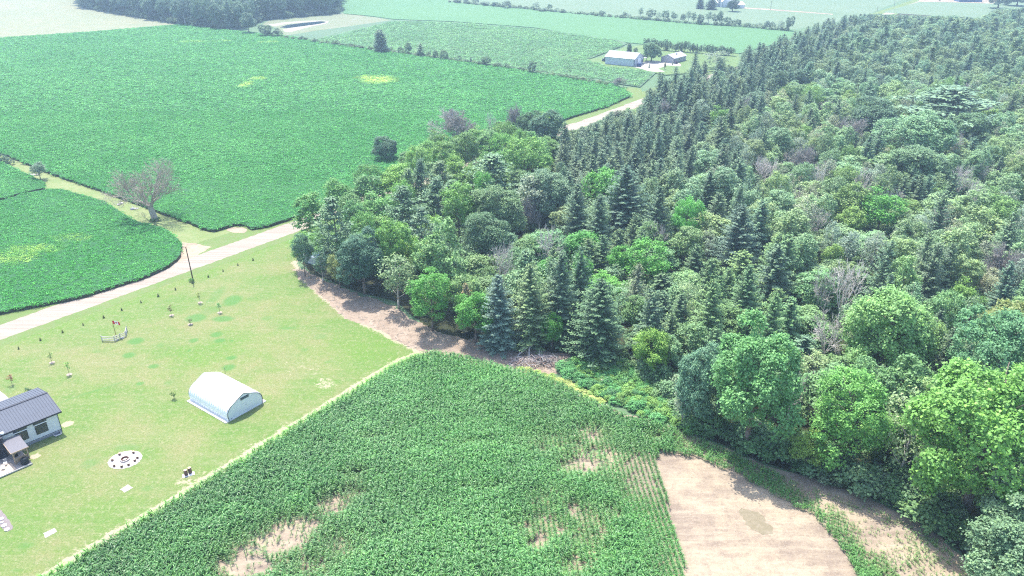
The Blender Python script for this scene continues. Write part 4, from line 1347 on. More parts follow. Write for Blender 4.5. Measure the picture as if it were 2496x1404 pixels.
for it, pl4 in zip(HERO, placed):
    sh_ = re.split(r' (?:rising|standing|where|over|at|right|left|behind|above|below|beside|in|on|with|between|under|from|near|against|beneath|alone|peeping|cut|hiding|touching|like|directly|just) ', it[8])[0]
    HN.append(sh_); q_ = PR(pl4[0], pl4[1], pl4[3] * .8); hu.append(q_[0]); hv.append(q_[1])
HN = [h_ if HN.count(h_) == 1 and len(h_.split()) > 2 else None for h_ in HN]
HU = np.array(hu); HV = np.array(hv)
used_labels = set()
for i in order:
    k_, x, y, h_, r_, tint, z_ = acc[i]
    kk = P[k_][0].kind
    if quota.get(kk, 0) > 0:
        quota[kk] -= 1
        g = '%s standing %s' % (KW[k_], ZTXT[z_])
        lab = g
        ut, vt_ = PR(x, y, h_ * .8)
        dpx_ = np.hypot(HU - ut, HV - vt_)
        for hi in np.argsort(dpx_)[:3]:
            if dpx_[hi] > 120: break
            if HN[hi] is None: continue
            dx_, dy_ = ut - HU[hi], vt_ - HV[hi]
            dirn = ('left of' if dx_ < 0 else 'right of') if abs(dx_) > abs(dy_) else ('above' if dy_ < 0 else 'below')
            cand_ = '%s directly %s the %s' % (KW[k_], dirn, HN[hi])
            if len(cand_.split()) <= 16 and cand_ not in used_labels:
                used_labels.add(cand_); lab = cand_
                break
        plant(k_, random.randrange(9), x, y, h_, r_, tint, lab, group=g)
    else:
        rest[k_].append(acc[i])
print('trees', len(acc), {k: len(v) for k, v in rest.items()})
for k_, lst in rest.items():
    if not lst: continue
    pr = P[k_]
    pts = np.array([[a[1], a[2], 0] for a in lst])
    idx = RNG.integers(0, len(pr), len(lst))
    sc = np.array([[a[4] / pr[j].r, a[4] / pr[j].r, a[3] / pr[j].h] for a, j in zip(lst, idx)])
    rot = np.c_[np.zeros((len(lst), 2)), rnd(len(lst), 0, 6.28)]
    scatter('distant_woodland', [p_.crown for p_ in pr], pts, sc, rot, np.array([a[5] for a in lst]),
            {'broad': 'leafy crowns', 'tufty': 'clumped leafy crowns', 'thin': 'thin grey green crowns', 'spruce': 'dark spruces', 'pine': 'soft pines', 'dead': 'bare trees'}[k_] + ' massed in the farther part of the woodland', idx=idx)

# undergrowth between the trunks, the hedge bottoms and the weeds
def under(name, polyg, step, hlo, hhi, tints, label, keepf=1.0, zone_f=None):
    x0, y0 = np.min(polyg, 0); x1, y1 = np.max(polyg, 0)
    X, Y = np.meshgrid(np.arange(x0, x1, step), np.arange(y0, y1, step))
    Q = np.stack([X.ravel(), Y.ravel()], 1) + rnd((X.size, 2), -.45, .45) * step
    Q = Q[inside(Q, polyg)]
    Q = Q[rnd(len(Q)) < keepf]
    if zone_f is not None: Q = Q[zone_f(Q)]
    n = len(Q)
    idx = RNG.integers(0, len(P['shrub']), n)
    hh = rnd(n, hlo, hhi)
    hs = np.array([P['shrub'][j].h for j in idx]); rs = np.array([P['shrub'][j].r for j in idx])
    rr = hh * rnd(n, .5, .8) + .3
    T = np.array(tints)[RNG.integers(0, len(tints), n)] * rnd(n, .8, 1.2)[:, None]
    return scatter(name, [p_.crown for p_ in P['shrub']], np.c_[Q, np.full(n, -.05)], np.c_[rr / rs, rr / rs, hh / hs], np.c_[np.zeros((n, 2)), rnd(n, 0, 6.28)], T, label, idx=idx)


nearf = [q for q in forest_poly if q[1] < 330]
fe = poly([(1390, 868), (1500, 890), (1640, 1000), (1700, 1065), (1860, 1128), (2000, 1165), (2150, 1225), (2280, 1290), (2380, 1380), (2450, 1480)])
under('undergrowth', forest_poly, 4.2, 1.5, 4.5, [(.09, .165, .065), (.11, .19, .075), (.13, .21, .09)], 'shrubs and saplings under the woodland trees', .8,
      lambda Q: (Q[:, 1] < 420) & (dline(Q, poly(DIRT_PX[:16])) > 7))
under('edge_shrubs', forest_poly, 2.0, 1.6, 4.6, [(.10, .18, .085), (.12, .20, .10), (.075, .15, .06), (.13, .19, .11)], 'tangled shrubs closing the foot of the woodland beside the corn', .85,
      lambda Q: (dline(Q, fe) < 4.5) & (Q[:, 0] > 24))
W1 = poly([(1360, 900), (1400, 885), (1500, 880), (1560, 905), (1650, 970), (1690, 1060), (1645, 1040), (1560, 1015), (1470, 970), (1400, 935)])
under('weeds', W1, .95, .6, 1.9, [(.095, .22, .06), (.085, .24, .08), (.13, .24, .06), (.08, .20, .075)], 'lush bright green weeds beside the cornfield', .95)
W2 = poly([(1250, 893), (1300, 905), (1370, 925), (1440, 960), (1500, 995), (1440, 975), (1370, 938), (1290, 908)])
under('tall_grass', W2, .6, .3, .8, [(.35, .40, .15), (.30, .36, .12), (.22, .33, .09)], 'dry yellow grass between the corn and the brush pile', .9)
sheet('white_stone', ragged(poly([(1462, 936), (1480, 934), (1482, 941), (1466, 943)]), .3, .12), 1.3, M_palebark, 'thing', 'pale stone slab among the weeds', thick=1.2)['category'] = 'stone'

# ------------------------------------------------------------------ hedgerows and far woods
FARD = (.085, .15, .075)
FART = (.12, .19, .10)


def far_tree(k_, i_, u, vb, vt, w, tint, label, group=None):
    x, y = G(u, vb)
    h_ = height_between(u, vb, vt); r_ = w / 2 * dist(x, y) / FPX
    plant(k_, i_, x, y, h_, r_, tint, label, group=group)


H1 = [(607, 82, 30, 34, 'broad', 1, 'tall roundish tree at the corner of the far woods'), (650, 89, 58, 32, 'broad', 4, 'pale bushy tree left of the dug pond, first in the hedgerow'),
      (676, 91, 68, 26, 'broad', 0, 'pale low bushy tree just below the pond'), (737, 99, 87, 13, 'shrub', 0, 'small dark bush in the hedgerow right below the pond'),
      (770, 105, 93, 18, 'shrub', 1, 'low green bush in the hedgerow between pond and tall lone spruce'), (820, 111, 97, 24, 'shrub', 2, 'wide dark bush midway between pond and tall lone spruce'),
      (857, 116, 105, 12, 'shrub', 0, 'small bush second to the left of the tall lone spruce'), (902, 124, 112, 12, 'shrub', 1, 'small bush touching the tall lone spruce on its left'),
      (930, 128, 70, 36, 'hedgespruce', 0, 'tall lone spruce in the hedgerow above the soybean field'), (952, 127, 114, 14, 'shrub', 2, 'small bush touching the tall lone spruce on its right'),
      (977, 131, 113, 17, 'broad', 2, 'first round tree right of the tall lone spruce'), (996, 134, 103, 18, 'broad', 1, 'narrow tree second right of the tall lone spruce'),
      (1026, 139, 104, 32, 'spruce', 2, 'broad pointed tree third right of the tall lone spruce'), (1045, 141, 124, 13, 'broad', 0, 'small tree fourth right of the tall lone spruce'),
      (1062, 144, 121, 15, 'broad', 3, 'dark tree fifth right of the tall lone spruce'), (1082, 147, 120, 24, 'broad', 2, 'bushy tree sixth right of the tall lone spruce'),
      (1120, 152, 134, 14, 'shrub', 2, 'bush between the bushy sixth tree and the next round tree'), (1148, 156, 138, 10, 'spruce', 3, 'little pointed tree in the middle of the first hedgerow'),
      (1186, 161, 136, 26, 'broad', 5, 'round tree alone in the middle of the first hedgerow'), (1212, 165, 152, 22, 'shrub', 0, 'wide low bush right of the lone round hedgerow tree'),
      (1236, 168, 154, 14, 'shrub', 1, 'low bush two right of the lone round hedgerow tree'), (1297, 180, 147, 24, 'broad', 3, 'dark tree standing highest in the right half of the first hedgerow'),
      (1506, 213, 186, 26, 'twiggy', 0, 'sparse greyish tree at the road end of the first hedgerow'), (1520, 213, 190, 16, 'thin', 1, 'thin green tree at the road end of the first hedgerow')]
P['hedgespruce'] = [Proto('spruce', 15, 3.6, crown_spruce('crown', 15, 3.6, .4, .5, 10, .1, .9, 1.1, 12, .36), P['spruce'][0].trunk)]
for u, vb, vt, w, k_, i_, lab in H1:
    far_tree(k_, i_, u, vb, vt, w, random.choice([FARD, (.08, .14, .08), (.095, .16, .08)]) if k_ not in ('thin',) else GREY, lab)
H2 = [(1118, 8, -6, 16), (1136, 9, -4, 12), (1160, 10, -6, 18), (1185, 14, 2, 22), (1208, 16, 4, 16), (1236, 20, 1, 24), (1308, 25, 3, 20), (1322, 28, 19, 22), (1340, 27, 9, 15), (1372, 31, 25, 20), (1420, 34, 28, 16), (1466, 40, 25, 18), (1524, 43, 28, 14), (1532, 44, 33, 14), (1561, 46, 18, 14), (1586, 48, 20, 24), (1606, 50, 28, 16), (1622, 52, 24, 20), (1642, 53, 28, 18), (1664, 55, 33, 14), (1677, 56, 26, 16), (1690, 57, 28, 12), (1706, 60, 33, 18), (1726, 60, 28, 22), (1742, 61, 33, 18), (1753, 62, 26, 16), (1770, 63, 40, 22), (1788, 64, 47, 12), (1800, 65, 46, 12), (1822, 67, 55, 18), (1850, 69, 54, 20), (1868, 72, 50, 14), (1882, 72, 52, 16), (1902, 74, 48, 18), (1922, 76, 38, 20)]
ORD = ['first', 'second', 'third', 'fourth', 'fifth', 'sixth', 'seventh', 'eighth', 'ninth', 'tenth', 'eleventh', 'twelfth', 'thirteenth', 'fourteenth', 'fifteenth', 'sixteenth', 'seventeenth', 'eighteenth', 'nineteenth', 'twentieth']
for n_, (u, vb, vt, w) in enumerate(H2):
    sh = (vb - vt) < 10
    rk = H2[n_ + 1:] if n_ + 1 < len(H2) else []
    frm = len(H2) - 1 - n_
    if n_ < 18: lab = '%s hazy %s along the second hedgerow, from its left end' % (ORD[n_], 'bush' if sh else 'tree')
    else: lab = '%s hazy %s along the second hedgerow, from its end at the woodland' % (ORD[frm], 'bush' if sh else 'tree')
    far_tree('shrub' if sh else random.choice(['broad', 'broad', 'thin']), n_, u, vb, vt, w, random.choice([(.10, .165, .10), (.12, .18, .12)]), lab, 'trees of the second hedgerow')


def hedge_line(name, px, step, hlo, hhi, tints, label, width=2.5):
    pl_ = poly(px)
    pts = subdiv(pl_, step, closed=False)
    Q = np.array(pts); n = len(Q)
    Q = Q + rnd((n, 2), -width / 2, width / 2)
    idx = RNG.integers(0, 3, n)
    hh = rnd(n, hlo, hhi)
    hs = np.array([P['shrub'][j].h for j in idx]); rs = np.array([P['shrub'][j].r for j in idx])
    rr = hh * .55 + .5
    T = np.array(tints)[RNG.integers(0, len(tints), n)] * rnd(n, .8, 1.2)[:, None]
    scatter(name, [p_.crown for p_ in P['shrub']], np.c_[Q, np.zeros(n)], np.c_[rr / rs, rr / rs, hh / hs], np.c_[np.zeros((n, 2)), rnd(n, 0, 6.28)], T, label, idx=idx)


hedge_line('hedge_undergrowth', [(640, 85), (690, 93), (740, 100), (860, 117), (960, 130), (1240, 169), (1330, 184), (1440, 203), (1500, 213)], 1.6, .8, 2.6, [(.10, .17, .075), (.13, .19, .09), (.08, .14, .07)], 'tangled low growth along the first hedgerow')
hedge_line('hedge_undergrowth', [(1100, 6), (1240, 19), (1400, 34), (1500, 43), (1700, 60), (1800, 66), (1925, 76)], 2.2, 1.0, 3.4, [(.13, .19, .11), (.16, .22, .13)], 'tangled low growth along the second hedgerow', 4)

# the far wood, top left
FW = poly([(190, 18), (440, 61), (545, 74), (598, 70), (640, 50), (700, 44), (760, 38), (826, 34), (845, -30), (820, -70), (150, -70)])
xs0, ys0 = np.min(FW, 0); xs1, ys1 = np.max(FW, 0)
X, Y = np.meshgrid(np.arange(xs0, xs1, 6.5), np.arange(ys0, ys1, 6.5))
Q = np.stack([X.ravel(), Y.ravel()], 1) + rnd((X.size, 2), -2.2, 2.2)
Q = Q[inside(Q, FW)]
frontl = poly([(190, 18), (440, 61), (545, 74), (598, 70), (640, 50), (700, 44), (760, 38), (826, 34), (845, -30)])
df = dline(Q, frontl)
far = []
nfw = 0
for (x, y), d in sorted(zip(map(tuple, Q), df), key=lambda t_: t_[1]):
    um, vm = PR(x, y, 0)
    if um < 120 or um > 900: continue
    h_ = random.uniform(15, 21); r_ = random.uniform(3.6, 5.6)
    if um > 640: h_ = random.uniform(17, 22)
    k_ = random.choice(['broad', 'broad', 'thin', 'spruce'] if um > 560 else ['broad', 'broad', 'broad', 'tufty', 'thin'])
    tint = random.choice([(.07, .13, .075), (.085, .15, .08), (.10, .17, .10), (.06, .11, .07)])
    if d < 7 and nfw < 75:
        nfw += 1
        part = 'along the grain field' if um < 440 else ('touching the soybean field' if um < 600 else 'above the dug pond')
        lab = 'bluish %s at the front of the far wood %s' % ({'spruce': 'conifer', 'thin': 'thin crowned tree', 'broad': 'leafy tree', 'tufty': 'clumped leafy tree'}[k_], part)
        plant(k_, nfw, x, y, h_, r_, tint, lab, group='front trees of the far wood, ' + part + ', ' + k_ + ' kind')
    elif d < 60 or vm > -40:
        far.append((x, y, h_, r_, tint))
n = len(far)
idx = RNG.integers(0, len(P['broad']), n)
scatter('distant_woodland', [p_.crown for p_ in P['broad']], np.array([[a[0], a[1], 0] for a in far]), np.array([[a[3] / P['broad'][j].r, a[3] / P['broad'][j].r, a[2] / P['broad'][j].h] for a, j in zip(far, idx)]), np.c_[np.zeros((n, 2)), rnd(n, 0, 6.28)], np.array([a[4] for a in far]), 'inner trees of the far wood at the top left', idx=idx)
under('undergrowth', poly([(190, 18), (440, 61), (545, 74), (598, 70), (640, 50), (826, 34), (826, 20), (640, 30), (545, 50), (300, 10)]), 3.4, 2, 6, [(.06, .11, .05), (.09, .14, .075)], 'shadowed scrub at the foot of the far wood', .9)

# hedge of slim trees behind the bungalow
for n_ in range(30):
    t_ = n_ / 29
    u = 1572 + 214 * t_; vb = 121 + 18 * t_ + random.uniform(-.6, .6)
    vt = vb - random.uniform(22, 30) * (1 - .35 * max(0, t_ - .8) * 5 * .6) - (6 if t_ < .12 else 0)
    lab = ('%s slim tree of the dense hedge behind the grey bungalow, from its left end' % ORD[n_]) if n_ < 15 else ('%s slim tree of the dense hedge behind the grey bungalow, from its right end' % ORD[29 - n_])
    far_tree(['broad', 'broad', 'spruce', 'broad', 'thin'][n_ % 5], n_, u, vb, vt, random.uniform(11, 15), random.choice([(.085, .145, .08), (.10, .165, .09), (.075, .13, .07)]), lab, 'hedge trees behind the bungalow')
far_tree('hedgespruce', 0, 1533, 129, 104, 14, (.06, .12, .06), 'small dark conifer behind the grey barn roof')
far_tree('hero', 2, 1587, 152, 100, 44, (.11, .195, .10), 'large leafy tree between the grey barn and the bungalow')
far_tree('spruce', 2, 1582, 168, 155, 7, (.13, .18, .10), 'young conifer in the middle of the gravel yard')
far_tree('spruce', 2, 1639, 161, 151, 5, (.11, .16, .09), 'tiny conifer on the grass island in the yard')
far_tree('shrub', 1, 1648, 158, 147, 9, (.07, .05, .08), 'dark purple bush at the corner of the bungalow')
far_tree('shrub', 0, 1549, 128, 115, 12, (.12, .17, .09), 'small bush on the yard grass behind the barn')
far_tree('spruce', 2, 1692, 172, 124, 26, (.075, .13, .075), 'pointed spruce right in front of the bungalow yard')
far_tree('thin', 1, 1745, 168, 122, 56, (.17, .22, .15), 'pale grey green tree at the right end of the bungalow hedge')
far_tree('broad', 1, 1620, 172, 150, 5, (.1, .15, .08), 'small sapling at the edge of the gravel yard')

# farthest farmyard trees
far_tree('hedgespruce', 0, 1706, 21, -4, 20, (.05, .095, .06), 'leftmost dark conifer at the farthest farmyard')
far_tree('hedgespruce', 0, 1733, 23, -4, 24, (.05, .095, .06), 'middle dark conifer at the farthest farmyard')
far_tree('hero', 2, 1785, 28, -3, 28, (.05, .10, .06), 'round dark tree in front of the white farthest farm house')
far_tree('broad', 0, 1752, 16, -6, 20, (.09, .14, .09), 'leafy tree between the dark conifers and the white farm house')
far_tree('spruce', 2, 1721, 17, 4, 8, (.13, .18, .13), 'small pale conifer between the farthest dark conifers')
far_tree('hero', 0, 2432, 20, -26, 46, (.15, .20, .14), 'tall pale hazy tree beyond the woods in the top right corner')
far_tree('hero', 2, 2478, 14, -26, 40, (.16, .21, .15), 'second pale hazy tree beyond the woods in the top right corner')
far_tree('hero', 1, 2452, 12, -6, 22, (.05, .10, .07), 'dark blue tree between the two pale trees in the top right corner')
far_tree('shrub', 1, 2289, 2, -6, 8, FARD, 'small dark bush beside the top edge of the picture, top right')

# ------------------------------------------------------------------ trees and plants on the lawn and lane
big = dead_mesh('branches', 14.0, 8.0, M_dead, 17, 6, .60, .42, bare=.24, first=6, rmin=.016)
x, y = G(379, 537)
hb = height_between(379, 537, 388)
e = thing('dead_tree', 'great bare leaning dead tree beside the grassy lane', 'dead tree', (x, y, 0), 2.2)
o = link(bpy.data.objects.new('branches', big), e); o.scale = (hb / 14,) * 3
e.rotation_euler = (math.radians(2), math.radians(-9), 0)
tb = trunk_mesh('trunk_great', 4.2, .62, M_dead, 3, 2.2, 2.2)
link(bpy.data.objects.new('trunk', tb), e)
for k in range(4):
    sh = bpy.data.objects.new('sprout', P['shrub'][1].crown); sh.scale = (.32, .32, .3); sh.location = (math.cos(k * 1.6) * .9, math.sin(k * 1.6) * .9, 0)
    tinted(sh, MID); link(sh, e)
x, y = G(99, 438)
plant('tufty', 2, x, y, height_between(99, 438, 394), 34 / 2 * dist(x, y) / FPX, (.12, .19, .12), 'small grey green tree on a thin trunk beside the lane')
for u, vb, vt, w, lab in ((4, 396, 374, 22, 'leftmost round dark bush at the lane by the left edge'), (14, 399, 380, 20, 'round dark bush second from the left edge by the lane'), (25, 402, 384, 18, 'round dark bush nearest the bare end of the lane')):
    x, y = G(u, vb)
    plant('shrub', 2, x, y, height_between(u, vb, vt), w / 2 * dist(x, y) / FPX, (.06, .12, .07), lab, 'dark round bushes on the lane')
ROW = [(46, 848), (99, 827), (153, 808), (203, 790), (253, 772), (297, 754), (344, 735), (386, 720), (428, 704), (469, 688), (508, 673), (544, 659), (580, 644), (617, 632)]
cone = crown_spruce('crown', 1.1, .32, .05, .16, 7, .05, .17, 1.2, 3, .55)
for n_, (u, v) in enumerate(ROW):
    x, y = G(u, v + 3)
    lab = '%s knee high cedar in the row along the road, counted from the left' % ORD[n_]
    e = thing('young_cedar', lab, 'cedar', (x, y, 0), n_ * 1.1, 'young cedars in a row along the road')
    c = bpy.data.objects.new('crown', cone); s_ = random.uniform(.55, .85); c.scale = (s_, s_, s_); tinted(c, (.10, .12, .04)); link(c, e)
M_mulch = plain('mulch', (.30, .25, .20), .95, .3, 4)
SAP = [(488, 738, 2.6, (.16, .20, .06), 'thin sapling in a mulch ring above the left end of the big green patch'), (418, 769, 2.3, (.13, .12, .045), 'brown leaved sapling right of the flag fence'), (536, 762, 2.4, (.10, .24, .07), 'green sapling in a mulch ring inside the big green patch'), (464, 791, 1.1, (.12, .16, .06), 'stunted sapling in a mulch ring below the big green patch'),
       (127, 884, 2.3, (.17, .24, .08), 'pale thin sapling in a mulch ring left of the flag fence'), (169, 913, 2.6, (.14, .26, .06), 'green column sapling in a mulch ring above the house'), (30, 938, 2.2, (.20, .10, .06), 'reddish sapling at the left edge above the house'), (72, 963, 1.4, (.06, .12, .04), 'dark green sapling just behind the house roof'),
       (425, 972, 1.3, (.09, .14, .04), 'small dark sapling left of the white arched shed'), (549, 908, 1.1, (.07, .06, .04), 'dark leafless stub right behind the white arched shed')]
ring = MB().lathe([(.55, .0), (.5, .05), (.0, .07)], 12, jit=.25, rng=random).mesh('mulch_ring', M_mulch)
for n_, (u, v, h_, tint, lab) in enumerate(SAP):
    x, y = G(u, v)
    e = thing('sapling', lab, 'sapling', (x, y, .012), n_ * .9)
    m = MB(); m.path([(0, 0, 0), (.03, 0, h_ * .5), (0, .03, h_)], [.035, .028, .01], 5)
    for k in range(7):
        a = k * 2.3; z = h_ * (.35 + .08 * k)
        m.tube((0, 0, z), (math.cos(a) * .28, math.sin(a) * .28, z + .3), .012, .005, 3)
    m.build('trunk', M_bark, e)
    if n_ not in (9,):
        cr = crown_broad('crown', h_ + .15, .42 if n_ not in (2, 5) else .36, h_ * .35, 5, 26, 8, .16, .5, tuft=.25)
        tinted(link(bpy.data.objects.new('crown', cr), e), tint)
    if n_ in (0, 2, 3, 4, 5, 1):
        link(bpy.data.objects.new('mulch_ring', ring), e)

# ------------------------------------------------------------------ white arched shed
M_white = plain('white_enamel', (.88, .88, .88), .5, .02, 1, spec=.5, bstr=.02)
M_whitewall = plain('white_metal_wall', (.70, .73, .76), .4, .03, 1, spec=.5, bstr=.02)
M_dark = plain('dark_trim', (.025, .03, .035), .5, .1)
M_conc = plain('concrete', (.52, .49, .46), .9, .1, 1.5)
M_glass = NT('dark_window_glass').finish((.02, .035, .05), .08, .8)
Q2 = G(559.3, 1027.7)
qe = thing('arched_shed', 'white corrugated arched metal shed on a concrete slab', 'shed', (Q2[0], Q2[1], .012), math.radians(53.6))
W = 6.78; LQ = 11.1
half = [(0, 0), (-.08, .5), (-.12, .95), (-.06, 1.45), (.10, 1.85), (.38, 2.2), (.80, 2.5), (1.35, 2.78), (2.4, 3.27), (3.2, 3.63), (3.39, 3.67)]
_h = [half[0]]
for _i in range(len(half) - 1):
    _p0 = half[max(0, _i - 1)]; _p1 = half[_i]; _p2 = half[_i + 1]; _p3 = half[min(len(half) - 1, _i + 2)]
    for _t in (.5, 1.0):
        _h.append(tuple(.5 * (2 * _p1[q_] + (_p2[q_] - _p0[q_]) * _t + (2 * _p0[q_] - 5 * _p1[q_] + 4 * _p2[q_] - _p3[q_]) * _t ** 2 + (3 * _p1[q_] - _p0[q_] - 3 * _p2[q_] + _p3[q_]) * _t ** 3) for q_ in (0, 1)))
half = _h
prof = half + [(W - x, z) for x, z in half[-2::-1]]


def pnorm(i):
    a = prof[max(0, i - 1)]; b = prof[min(len(prof) - 1, i + 1)]
    d = math.hypot(b[0] - a[0], b[1] - a[1])
    return (-(b[1] - a[1]) / d, (b[0] - a[0]) / d)


npan = 18; pw = LQ / npan
m = MB()
cross = [(0, 0), (.10, 0), (.20, .10), (pw - .20, .10), (pw - .10, 0), (pw, 0)]
vs = []; fs = []
for i, (x, z) in enumerate(prof):
    nx, nz = pnorm(i)
    for y, o_ in cross: vs.append((x + nx * o_, y, z + nz * o_))
nc = len(cross)
for i in range(len(prof) - 1):
    for j in range(nc - 1):
        a = i * nc + j
        fs.append((a, a + 1, a + nc + 1, a + nc))
m.add(vs, fs)
pm = m.mesh('arch_panel', M_white)
for k in range(npan):
    o = link(bpy.data.objects.new('arch_panel', pm), qe); o.location = (0, k * pw, .12)
for nm, yy, mat in (('end_wall', .06, M_whitewall), ('end_wall', LQ - .06, M_whitewall)):
    m = MB(); n = len(prof)
    m.add([(x, yy - .03, z + .12) for x, z in prof] + [(x, yy + .03, z + .12) for x, z in prof], [tuple(range(n)), tuple(range(2 * n - 1, n - 1, -1))])
    m.build(nm, mat, qe)
m = MB()
for a, b in zip(prof[:-1], prof[1:]):
    m.tube((a[0], -.02, a[1] + .12), (b[0], -.02, b[1] + .12), .055, None, 5)
m.build('end_trim', M_dark, qe)
m = MB()
for a, b in zip(prof[:-1], prof[1:]):
    m.tube((a[0], LQ, a[1] + .12), (b[0], LQ, b[1] + .12), .05, None, 5)
m.build('end_trim', plain('grey_trim', (.35, .35, .38), .5), qe)
wf = MB().box((3.55, .0, 2.95), (1.62, .06, .46)).build('window', M_dark, qe)
MB().box((3.55, -.035, 2.95), (1.5, .02, .36)).build('pane', NT('blue_glass').finish((.03, .07, .12), .1, .8), wf)
MB().box((W / 2, LQ / 2, .055), (W + 1.5, LQ + .1, .13)).build('slab', plain('pale_concrete', (.62, .60, .57), .9, .06, 1.5), qe)
for x_, z_, s_ in ((3.6, 1.5, .07), (3.3, .7, .07), (.45, .35, .09)):
    MB().box((x_, -.0, z_), (s_, .08, s_)).build('fitting', M_dark, qe)

# ------------------------------------------------------------------ near house
A_ = G(151.5, 1052)
he = thing('house', 'white walled house with a dark ribbed metal roof at the left edge', 'house', (A_[0], A_[1], .012), math.radians(47.0))
M_hwall = plain('white_board_siding', (.62, .64, .66), .7, .04, 1)
M_roof = plain('grey_ribbed_roof', (.095, .107, .135), .7, .06, .6, spec=.2, bstr=.03)
M_roofdark = plain('dark_charcoal', (.03, .032, .045), .5, .1)
M_stone = plain('grey_foundation', (.22, .23, .26), .9, .2, 3)
X0, X1, DEP, WH = -17.0, 0.0, 9.6, 3.75
m = MB()
m.add([(-8.3, 0, .35), (X1, 0, .35), (X1, 0, WH + .12), (-8.3, 0, WH + .12)], [(0, 1, 2, 3)])
m.add([(X1, 0, .35), (X1, DEP, .35), (X1, DEP, WH + .1), (X1, 5.0, WH + 1.30), (X1, 0, WH + .12)], [(0, 1, 2, 3, 4)])
m.add([(X0, DEP, .35), (X1, DEP, .35), (X1, DEP, WH + .1), (X0, DEP, WH + .1)], [(3, 2, 1, 0)])
m.add([(X0, 0, .35), (X0, DEP, .35), (X0, DEP, WH + .1), (X0, 5.0, WH + 1.30), (X0, 0, WH + .12)], [(4, 3, 2, 1, 0)])
m.build('wall', M_hwall, he)
m = MB(); m.box(((X0 - 8.3) / 2, -.55, 1.9), (X0 * -1 - 8.3, 1.1, 3.7)); m.build('dark_wall', M_roofdark, he)['label'] = 'dark clad wall section beside the porch'
m = MB(); m.box(((X0 + X1) / 2, DEP / 2, .17), (-X0 + .06, DEP + .06, .36)); m.build('foundation', M_stone, he)
MB().box((-4.2, -.05, .50), (8.2, .05, .07)).build('ledge', M_roofdark, he)
# roof slopes with ribs
ZR = WH + 1.36; YR = 5.0
for nm, (ya, za), (yb, zb) in (('roof', (-.45, WH + .16), (YR, ZR)), ('roof', (YR, ZR), (DEP + .5, WH + .1))):
    m = MB(); xa, xb = X0 - .6, X1 + .62
    m.add([(xa, ya, za), (xb, ya, za), (xb, yb, zb), (xa, yb, zb), (xa, ya, za - .1), (xb, ya, za - .1), (xb, yb, zb - .1), (xa, yb, zb - .1)],
          [(0, 1, 2, 3), (7, 6, 5, 4), (0, 4, 5, 1), (1, 5, 6, 2), (2, 6, 7, 3), (3, 7, 4, 0)])
    rf = m.build(nm, M_roof, he)
    m = MB(); xx = xa + .1
    L_ = math.hypot(yb - ya, zb - za); rx_ = math.atan2(zb - za, yb - ya)
    while xx < xb:
        m.box((xx, (ya + yb) / 2, (za + zb) / 2 + .03), (.045, L_ - .02, .06), rx=rx_)
        xx += .42
    tag(m.build('roof_ribs', M_roof, rf), kind='stuff')
MB().box(((X0 + X1) / 2, YR, ZR + .035), (-X0 + 1.3, .42, .05)).build('ridge_cap', M_roofdark, he)
MB().box(((X0 + X1) / 2, -.47, WH + .06), (-X0 + 1.28, .07, .26)).build('fascia', M_roofdark, he)
m = MB()
m.box((X1 + .64, (YR - .45) / 2, (ZR + WH + .1) / 2 - .04), (.06, 5.6, .2), rx=math.atan2(ZR - WH - .16, YR + .45))
m.build('gable_fascia', M_roofdark, he)
MB().box((X1 + .03, -.03, 1.95), (.08, .08, 3.6)).build('corner_trim', M_roofdark, he)
for xa, xb in ((-3.5, -1.85), (-6.4, -4.75)):
    wd = MB().box(((xa + xb) / 2, -.02, 2.05), (xb - xa + .12, .1, 1.62)).build('window', M_roofdark, he)
    for k in (0, 1):
        MB().box((xa + (xb - xa) * (.25 + .5 * k), -.075, 2.05), ((xb - xa) / 2 - .07, .02, 1.5)).build('pane', M_glass, wd)
    tw = MB().box(((xa + xb) / 2, -.02, 3.32), (xb - xa + .3, .1, .42)).build('transom_window', M_roofdark, he)
    MB().box(((xa + xb) / 2, -.075, 3.32), (xb - xa + .1, .02, .32)).build('pane', M_glass, tw)
    MB().box(((xa + xb) / 2, -.06, 3.0), (xb - xa + .3, .1, .09)).build('window_trim', M_white, he)
# porch on posts
M_wood = plain('porch_timber', (.36, .26, .18), .85, .2, 3)
M_shing = plain('porch_shingles', (.16, .155, .17), .9, .12, 3)
px0, px1, pyf = -8.45, -6.0, -4.55
m = MB()
m.add([(px0, -.5, 2.95), (px1, -.5, 2.95), (px1, pyf, 2.62), (px0, pyf, 2.62), (px0, -.5, 2.83), (px1, -.5, 2.83), (px1, pyf, 2.5), (px0, pyf, 2.5)],
      [(3, 2, 1, 0), (4, 5, 6, 7), (0, 1, 5, 4), (1, 2, 6, 5), (2, 3, 7, 6), (3, 0, 4, 7)])
m.build('porch_roof', M_shing, he)
MB().box(((px0 + px1) / 2, pyf - .03, 2.54), (px1 - px0 + .1, .06, .2)).build('porch_fascia', M_wood, he)
MB().box((px0 - .03, (pyf - .5) / 2, 2.70), (.06, -.5 - pyf, .2), rx=math.atan2(.33, 4.05)).build('porch_fascia', M_wood, he)
for x_ in (px0 + .25, px1 - .25):
    for y_ in (-.9, -4.2):
        MB().box((x_, y_, 1.4), (.18, .18, 2.3)).build('porch_post', M_wood, he)
for sx, x_ in ((1, px0 + .3), (-1, px1 - .3)):
    m = MB(); m.tube((x_, -4.2, 1.8), (x_ + sx * .55, -4.2, 2.4), .06, None, 4); m.build('brace', M_wood, he)
    m = MB(); m.tube((x_, -4.15, 1.8), (x_, -3.6, 2.4), .06, None, 4); m.build('brace', M_wood, he)
MB().box(((px0 + px1) / 2, -4.2, .85), (px1 - px0 - .5, .06, .9)).build('porch_rail', M_wood, he)
